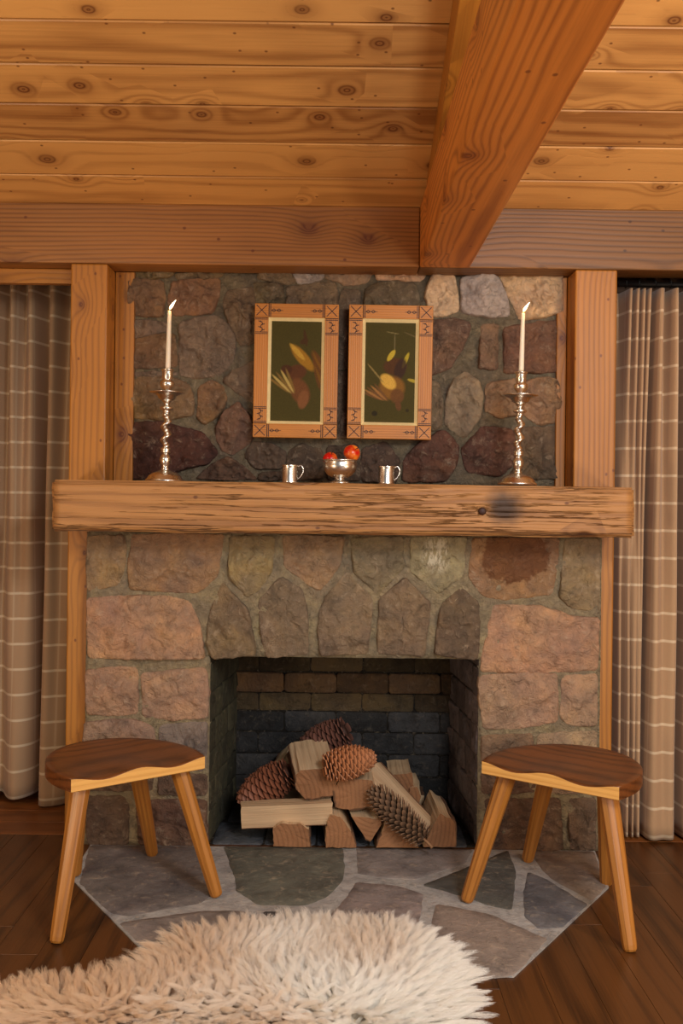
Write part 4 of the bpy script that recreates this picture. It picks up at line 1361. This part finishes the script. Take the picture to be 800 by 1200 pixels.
# ------------------------------------------------------------------ firewood
def billet(label, sect, vec, bark=(), seed=0.0, amp=0.004, taper=1.0, nseg=9):
    """sect: 3-D points of one end (in order), swept along vec; bark = indices of section edges that carry bark"""
    sect = [Vector(p) for p in sect]
    vec = Vector(vec)
    L = vec.length
    xd = vec.normalized()
    n_ = len(sect)
    c = sum(sect, Vector()) / n_
    yd = (sect[1] - sect[0]) - xd * (sect[1] - sect[0]).dot(xd)
    yd.normalize()
    zd = xd.cross(yd)
    mw = Matrix((xd, yd, zd)).transposed().to_4x4()
    mw.translation = c + vec / 2
    inv = mw.inverted()
    loc = [inv @ p for p in sect]
    sub = 5
    ring, ek = [], []
    for i in range(n_):
        a, b = loc[i], loc[(i + 1) % n_]
        for k in range(sub):
            ring.append(a + (b - a) * (k / sub))
            ek.append(i)
    m_ = len(ring)
    vs, fs, mi, bvs = [], [], [], []
    cc = Vector((0, sum(p.y for p in ring) / m_, sum(p.z for p in ring) / m_))
    for s in range(nseg + 1):
        t = s / nseg
        sc_ = 1 + (taper - 1) * t
        for i, p in enumerate(ring):
            r = Vector((0, p.y, p.z)) - cc
            fib_ = noise.noise(Vector((p.y * 60, p.z * 60, seed * 9.1))) * amp
            w = noise.noise(Vector((t * 2.2, i * 0.25, seed * 5.7))) * amp * 1.2
            q = cc + r * sc_ + r.normalized() * (fib_ + w)
            x = p.x + L * t + (noise.noise(Vector((p.y * 40, p.z * 40, seed + (0 if t < .5 else 4)))) * 0.004 if s in (0, nseg) else 0)
            vs.append(Vector((x, q.y, q.z)))
    off = Vector((-0.0, 0, 0))
    for s in range(nseg):
        for i in range(m_):
            j = (i + 1) % m_
            fs.append((s * m_ + i, s * m_ + j, (s + 1) * m_ + j, (s + 1) * m_ + i))
            mi.append(0)
    for s in (0, nseg):
        cen = sum((vs[s * m_ + i] for i in range(m_)), Vector()) / m_
        vs.append(cen)
        k = len(vs) - 1
        for i in range(m_):
            j = (i + 1) % m_
            fs.append((s * m_ + j, s * m_ + i, k) if s == 0 else (s * m_ + i, s * m_ + j, k))
            mi.append(1)
    # centre the mesh on the object's origin
    me = mesh(vs, fs, mi)
    o = add('firewood_log', me, None, [M['split'], M['endgrain']])
    bmm = bmesh.new()
    bmm.from_mesh(me)
    bmesh.ops.recalc_face_normals(bmm, faces=bmm.faces)
    bmm.to_mesh(me)
    bmm.free()
    o.matrix_world = mw
    tag(o, label, 'log', 'firewood in the firebox')
    if bark:
        idx = [i for i in range(m_) if ek[i] in bark]
        bvs, bfs = [], []
        for i in idx:
            base_ = len(bvs)
            for s in range(nseg + 1):
                for q_ in (i, (i + 1) % m_):
                    p = vs[s * m_ + q_]
                    r = (Vector((0, p.y, p.z)) - cc).normalized()
                    k_ = 0.004 + 0.004 * noise.noise(Vector((p.x * 30, p.y * 60, p.z * 60)))
                    bvs.append(p + r * k_)
                    bvs.append(p - r * 0.002)
            for s in range(nseg):
                a0 = base_ + s * 4
                b0 = base_ + (s + 1) * 4
                bfs += [(a0, a0 + 2, b0 + 2, b0), (a0 + 2, a0 + 3, b0 + 3, b0 + 2), (a0 + 1, a0, b0, b0 + 1)]
            bfs += [(base_, base_ + 1, base_ + 3, base_ + 2), (base_ + nseg * 4, base_ + nseg * 4 + 2, base_ + nseg * 4 + 3, base_ + nseg * 4 + 1)]
        add('bark', mesh(bvs, bfs), o, [M['bark']])
    return o


def endlog(label, pxs, Y, vec, bark=(), seed=0, **k):
    Y -= 0.06
    return billet(label, [(lambda p: Vector((p.x, p.y, max(p.z, 0.012))))(at(px, py, Y)) for px, py in pxs], vec, bark, seed, **k)


Z5 = 0.008
endlog('short brown log end under the long pale split log', [(320, 999), (320, 972), (328, 965), (352, 965), (362, 972), (363, 999)], 0.05, (0.0, 0.28, 0.0), (4,), 1)
endlog('split log end standing beside the pale split log, ragged on one edge', [(382, 999), (381, 972), (388, 956), (398, 956), (412, 975), (418, 990), (417, 999)], 0.045, (-0.02, 0.30, 0.0), (4,), 2, amp=0.006)
endlog('wedge log end with its peak under the long dark cone', [(441, 999), (446, 978), (453, 962), (464, 972), (482, 988), (491, 999)], 0.05, (0.0, 0.28, 0), (0,), 3)
endlog('reddish wedge-shaped log end nearest the smooth firebox side', [(496, 999), (506, 972), (515, 952), (528, 960), (534, 966), (534, 999)], 0.06, (-0.01, 0.28, 0.0), (3, 4), 4)
YF1 = 0.03
A1, A2 = at(282, 946, YF1), at(283, 970.5, YF1)
B1 = at(389, 938, YF1)
v1 = B1 - A1
v1.y = -0.03
billet('long pale split log lying across the front of the pile', [A1, A2, A2 + Vector((-0.005, 0.06, 0.0)), A1 + Vector((-0.008, 0.10, -0.03)), A1 + Vector((-0.006, 0.08, 0.0))], v1, (1, 2), 5, amp=0.0025)
endlog('thick log with bark below, under the light brown cone', [(347, 926), (345, 908), (352, 903), (392, 899), (397, 912), (393, 930), (378, 936), (358, 935)], 0.10, (-0.035, 0.22, 0.055), (5, 6, 0), 6, amp=0.006)
endlog('pale log end poking up behind the reddish tapered cone', [(312, 917), (315, 905), (330, 892), (341, 898), (341, 917)], 0.34, (0.03, 0.22, 0.02), (0,), 7)
endlog('blocky split log in the middle with a dark gap below', [(393, 946), (391, 924), (398, 913), (436, 915), (440, 932), (436, 945), (410, 949)], 0.10, (0.01, 0.22, 0.01), (0, 5), 8, amp=0.005)
endlog('split wedge pointing down, wedged between log ends', [(412, 957), (433, 958), (446, 960), (447, 966), (434, 986), (428, 982)], 0.055, (-0.02, 0.20, -0.005), (4,), 9, amp=0.004)
T0, T1 = at(425, 916, 0.155), at(440, 895, 0.175)
E0 = at(491, 985, 0.02)
v7 = E0 - T0
billet('long pale split plank-like log sloping down behind the long dark cone', [T0, T1, T1 + Vector((0.020, 0.035, -0.004)), T0 + Vector((0.026, 0.045, -0.012))], v7, (2,), 10, amp=0.003, taper=0.82)
endlog('weathered log end high at the back of the pile', [(458, 930), (456, 908), (482, 906), (485, 922), (483, 932)], 0.28, (0.0, 0.20, 0.0), (), 11)
endlog('small pale log end at the back beside the weathered one', [(478, 941), (480, 924), (488, 923), (493, 932), (491, 941)], 0.27, (0.01, 0.20, 0.0), (), 12)
zb_ = at(460, 934, 0.28).z
billet('log lying crosswise low at the back of the pile', [Vector((0.14, 0.355, Z5)), Vector((0.14, 0.35, zb_ - 0.012)), Vector((0.14, 0.46, zb_ - 0.008)), Vector((0.14, 0.47, Z5))], (0.24, 0.0, 0.0), (1,), 13)
billet('log lying crosswise at the back under the reddish tapered cone', [Vector((-0.30, 0.36, Z5)), Vector((-0.30, 0.36, 0.115)), Vector((-0.30, 0.47, 0.10)), Vector((-0.30, 0.48, Z5))], (0.32, 0.0, 0.0), (1,), 14)

# ------------------------------------------------------------------ pine cones
def cone(label, tip, base, width, color, n=130, slim=False, seed=1, stalk=False):
    tip, base = Vector(tip), Vector(base)
    ax = tip - base
    L = ax.length
    ax.normalize()
    e1 = ax.cross(Vector((0, 0, 1)))
    e1.normalize()
    e2 = ax.cross(e1)
    mw = Matrix((e1, e2, ax)).transposed().to_4x4()
    mw.translation = base
    rng = random.Random(seed)
    vs, fs, tipv = [], [], []
    Rm = width / 2

    def prof_(t):
        if slim:
            return Rm * (0.55 + 0.45 * math.sin(math.pi * min(1, 0.15 + t * 0.8))) * (1 if t < .85 else 1 - (t - .85) * 3.5)
        return Rm * max(0.12, math.sin(math.pi * (0.22 + 0.72 * t)) ** 0.75)
    for i in range(n):
        t = (i + 0.5) / n
        th = i * 2.39996
        z = L * (0.02 + 0.93 * t)
        r = prof_(t)
        opn = R(12 + 58 * t ** 1.2) if not slim else R(22 + 36 * t)
        if not slim and t < 0.12:
            opn = R(-25 + 300 * t)
        rad = Vector((math.cos(th), math.sin(th), 0))
        tan = Vector((-math.sin(th), math.cos(th), 0))
        d = (rad * math.cos(opn) + Vector((0, 0, 1)) * math.sin(opn)).normalized()
        nn = tan.cross(d)
        rc = r * 0.30
        ln = (r - rc) / max(0.35, math.cos(opn)) * rng.uniform(0.92, 1.05)
        w = (2 * math.pi * r / 8.2 if not slim else 2 * math.pi * r / 15) * rng.uniform(0.9, 1.05)
        w = max(w, 0.007)
        o = Vector((0, 0, z - ln * math.sin(opn) * 0.6)) + rad * rc
        k = len(vs)
        th_ = 0.0028 if slim else 0.0045
        pr = [(0.0, 0.30, 0.2, 0.0), (0.62, 0.92, 0.7, 0.25), (0.90, 0.80 if not slim else 0.5, 1.0, 1.0), (1.0, 0.34 if not slim else 0.15, 0.55, 1.0)]
        for (u, wf, hf, tv) in pr:
            for sx, sz_ in ((-1, -1), (1, -1), (1, 1), (-1, 1)):
                v = o + d * (ln * u) + tan * (sx * w * wf * 0.5) + nn * (sz_ * th_ * hf * 0.5) - nn * (abs(sx) * 0.0)
                vs.append(v)
                tipv.append(tv)
        for q in range(3):
            a0, b0 = k + q * 4, k + (q + 1) * 4
            for c in range(4):
                fs.append((a0 + c, a0 + (c + 1) % 4, b0 + (c + 1) % 4, b0 + c))
        fs.append((k + 12, k + 13, k + 14, k + 15))
        if not slim:                                     # the little boss on each scale's end
            p = o + d * (ln * 1.05)
            vs.append(p + nn * 0.001)
            tipv.append(1.0)
            m2 = len(vs) - 1
            for c in range(4):
                fs.append((k + 12 + c, k + 12 + (c + 1) % 4, m2))
    me = mesh(vs, fs)
    at_ = me.attributes.new('tip', 'FLOAT', 'POINT')
    at_.data.foreach_set('value', np.array(tipv, np.float32))
    root = tag(empty('pine_cone'), label, 'pine cone', 'pine cones on the firewood')
    root.matrix_world = mw
    sc_ = add('scales', me, root, [M['cone']], color=color)
    sc_['kind'] = 'stuff'
    pts = [(0, 0, L * (0.03 + 0.9 * k / 8)) for k in range(9)]
    core = add('core', tube_me(pts, [prof_(k / 8) * 0.42 for k in range(9)], 10), root, [M['cone']], smooth=True, color=color)
    at_ = core.data.attributes.new('tip', 'FLOAT', 'POINT')
    if stalk:
        add('stalk', tube_me([(0, 0, 0.02), (0.002, 0, -0.01), (0.001, 0.003, -0.035)], [0.006, 0.005, 0.006], 8), root, [M['stalk']], smooth=True)


cone('reddish-brown tapered pine cone resting on the long pale split log', at(281, 941, 0.17), at(340, 903, 0.16), 0.150, lin(128, 76, 52), 140, seed=1)
cone('dark brown pine cone lying highest at the back of the pile', at(349, 885, 0.32), at(407, 855, 0.29), 0.150, lin(106, 68, 56), 140, seed=2)
cone('light brown plump pine cone on the thick log', at(439, 887, 0.04), at(379, 900, 0.0), 0.128, lin(186, 122, 80), 150, seed=3)
cone('long slim dark pine cone with a stalk sloping down the pale log', at(430, 921, 0.02), at(498, 985, -0.085), 0.118, lin(132, 100, 74), 190, slim=True, seed=4, stalk=True)

# ------------------------------------------------------------------ sheepskin rug
RUG = [(-60, 1190), (0, 1180), (60, 1172), (130, 1166), (178, 1146), (215, 1116), (290, 1103), (395, 1098), (470, 1104), (508, 1124), (532, 1160), (534, 1190), (520, 1235), (470, 1300), (330, 1345), (130, 1330), (-60, 1310)]
rp = [atz(px, py, 0.01) for px, py in RUG]
RP = np.array([[p.x, p.y] for p in rp])
RPs = np.array([[q[0], q[1]] for q in catmull([tuple(p) for p in list(RP) + [RP[0]]], 6)][:-1])


def inside(P, poly):
    x, y = P[:, 0], P[:, 1]
    ins = np.zeros(len(P), bool)
    j = len(poly) - 1
    for i in range(len(poly)):
        xi, yi = poly[i]
        xj, yj = poly[j]
        c = ((yi > y) != (yj > y)) & (x < (xj - xi) * (y - yi) / (yj - yi + 1e-12) + xi)
        ins ^= c
        j = i
    return ins


def edge_dist(P, poly):
    best = np.full(len(P), 1e9)
    dirv = np.zeros_like(P)
    n = len(poly)
    for i in range(n):
        a, b = poly[i], poly[(i + 1) % n]
        ab = b - a
        t = np.clip(((P - a) @ ab) / (ab @ ab), 0, 1)
        q = a + t[:, None] * ab
        d = np.linalg.norm(P - q, axis=1)
        m = d < best
        best[m] = d[m]
        dirv[m] = (q - P)[m]
    return best, dirv / (np.linalg.norm(dirv, axis=1, keepdims=True) + 1e-9)


rug_root = tag(empty('sheepskin_rug', (float(RP[:, 0].mean()), float(RP[:, 1].mean()), HZ + 0.0025)), 'shaggy cream sheepskin rug spread over the hearth edge and the floor', 'rug')
o3 = np.array(rug_root.location)
# hide: a thin pelt with a gentle rise
nR, nP = 8, len(RPs)
cen = RPs.mean(0)
vs, fs = [], []
for k in range(nR + 1):
    f = 1 - k / (nR + 0.5)
    for p in RPs:
        q = cen + (p - cen) * f
        vs.append((q[0] - o3[0], q[1] - o3[1], 0.004 + 0.008 * min(1, k / 3)))
for k in range(nR):
    fs += [(k * nP + i, k * nP + (i + 1) % nP, (k + 1) * nP + (i + 1) % nP, (k + 1) * nP + i) for i in range(nP)]
fs.append(tuple(nR * nP + i for i in range(nP)))
b0 = len(vs)
vs += [(v[0], v[1], 0.0) for v in vs[:nP]]
fs += [(b0 + i, b0 + (i + 1) % nP, (i + 1) % nP, i) for i in range(nP)]
fs.append(tuple(b0 + i for i in reversed(range(nP))))
pelt_me = mesh(vs, fs)
add('hide', pelt_me, rug_root, [M['hide']], smooth=True)


def fleece(n_lock, n_hair, npt=8):
    rng = np.random.RandomState(5)
    lo, hi = RPs.min(0), RPs.max(0)

    def scatter(n):
        out = np.zeros((0, 2))
        while len(out) < n:
            P = lo + rng.rand(n * 2, 2) * (hi - lo)
            out = np.vstack([out, P[inside(P, RPs)]])
        return out[:n]
    Gd = scatter(n_lock)
    ed, dv = edge_dist(Gd, RPs)
    # flow: outward near the rim, swirling inside
    ang = np.array([noise.noise(Vector((g_[0] * 2.6, g_[1] * 2.6, 2.0))) * 1.5 for g_ in Gd])
    ax_ = np.array([-0.42, -0.25]) + 0 * Gd
    ax_[:, 0] = np.clip(Gd[:, 0], RPs[:, 0].min() + 0.35, RPs[:, 0].max() - 0.30)
    ax_[:, 1] = RPs[:, 1].mean() - 0.05
    rad_ = Gd - ax_ + rng.normal(0, 0.04, Gd.shape)
    ang = ang + np.arctan2(rad_[:, 1], rad_[:, 0])
    fl = np.stack([np.cos(ang), np.sin(ang)], 1)
    k = np.clip(1 - ed / 0.16, 0, 1)[:, None]
    fl = fl * (1 - k) + dv * k * 1.4
    fl /= np.linalg.norm(fl, axis=1, keepdims=True) + 1e-6
    lean = rng.uniform(0.60, 1.05, n_lock) + 0.15 * k[:, 0]
    glen = rng.uniform(0.062, 0.096, n_lock)
    curl = rng.uniform(-1, 1, n_lock)
    tintg = np.array([noise.noise(Vector((g_[0] * 4.0, g_[1] * 4.0, 8.0))) for g_ in Gd])
    Hh = scatter(n_hair)
    # nearest lock through a coarse grid
    cell = 0.03
    gi = {}
    for i, g_ in enumerate(Gd):
        gi.setdefault((int(g_[0] // cell), int(g_[1] // cell)), []).append(i)
    near = np.zeros(n_hair, int)
    for i, h in enumerate(Hh):
        cx_, cy_ = int(h[0] // cell), int(h[1] // cell)
        cand = []
        rr = 1
        while not cand:
            for a in range(cx_ - rr, cx_ + rr + 1):
                for b in range(cy_ - rr, cy_ + rr + 1):
                    cand += gi.get((a, b), [])
            rr += 1
        c_ = np.array(cand)
        near[i] = c_[np.argmin(((Gd[c_] - h) ** 2).sum(1))]
    t = np.linspace(0, 1, npt)[None, :]
    F = fl[near]
    ln = (glen[near] * rng.uniform(0.75, 1.1, n_hair))[:, None]
    le = lean[near][:, None]
    out_ = ln * (le * (0.30 * t + 0.70 * t ** 2))
    up = ln * (0.80 * t - 0.34 * le * t ** 2.2)
    perp = np.stack([-F[:, 1], F[:, 0]], 1)
    wob = 0.007 * np.sin(t * 5.0 + curl[near][:, None] * 3.0) * t
    offs = (Hh - Gd[near])
    clump = (1 - 0.42 * t ** 1.1)
    base_ = Gd[near]
    wig = 0.0042 * np.sin(t * 14 + rng.rand(n_hair, 1) * 6.3) * t
    X = base_[:, 0:1] + offs[:, 0:1] * clump + F[:, 0:1] * out_ + perp[:, 0:1] * (wob + wig)
    Y = base_[:, 1:2] + offs[:, 1:2] * clump + F[:, 1:2] * out_ + perp[:, 1:2] * (wob + wig)
    Zz = 0.008 + up + 0.002 * rng.rand(n_hair, 1) * t
    P = np.stack([X - o3[0], Y - o3[1], np.maximum(Zz, 0.004)], 2).astype(np.float32)
    cv = bpy.data.hair_curves.new('fleece')
    cv.add_curves([npt] * n_hair)
    cv.position_data.foreach_set('vector', P.reshape(-1))
    rad = (0.00036 * (1 - 0.75 * t ** 1.5) * np.ones((n_hair, 1))).astype(np.float32)
    ra = cv.attributes.new('radius', 'FLOAT', 'POINT')
    ra.data.foreach_set('value', rad.reshape(-1))
    # fleece runs tan to white, with light falloff across the rug painted in
    tn = np.clip(0.80 + Hh[:, 0] * 1.3 + tintg[near] * 0.5 + rng.uniform(-.15, .15, n_hair), 0, 1).astype(np.float32)
    ta = cv.attributes.new('tint', 'FLOAT', 'CURVE')
    ta.data.foreach_set('value', tn)
    cv.materials.append(M['fleece'])
    o = bpy.data.objects.new('fleece', cv)
    COL.objects.link(o)
    o.parent = rug_root
    o['kind'] = 'stuff'


fleece(4200, 290000)
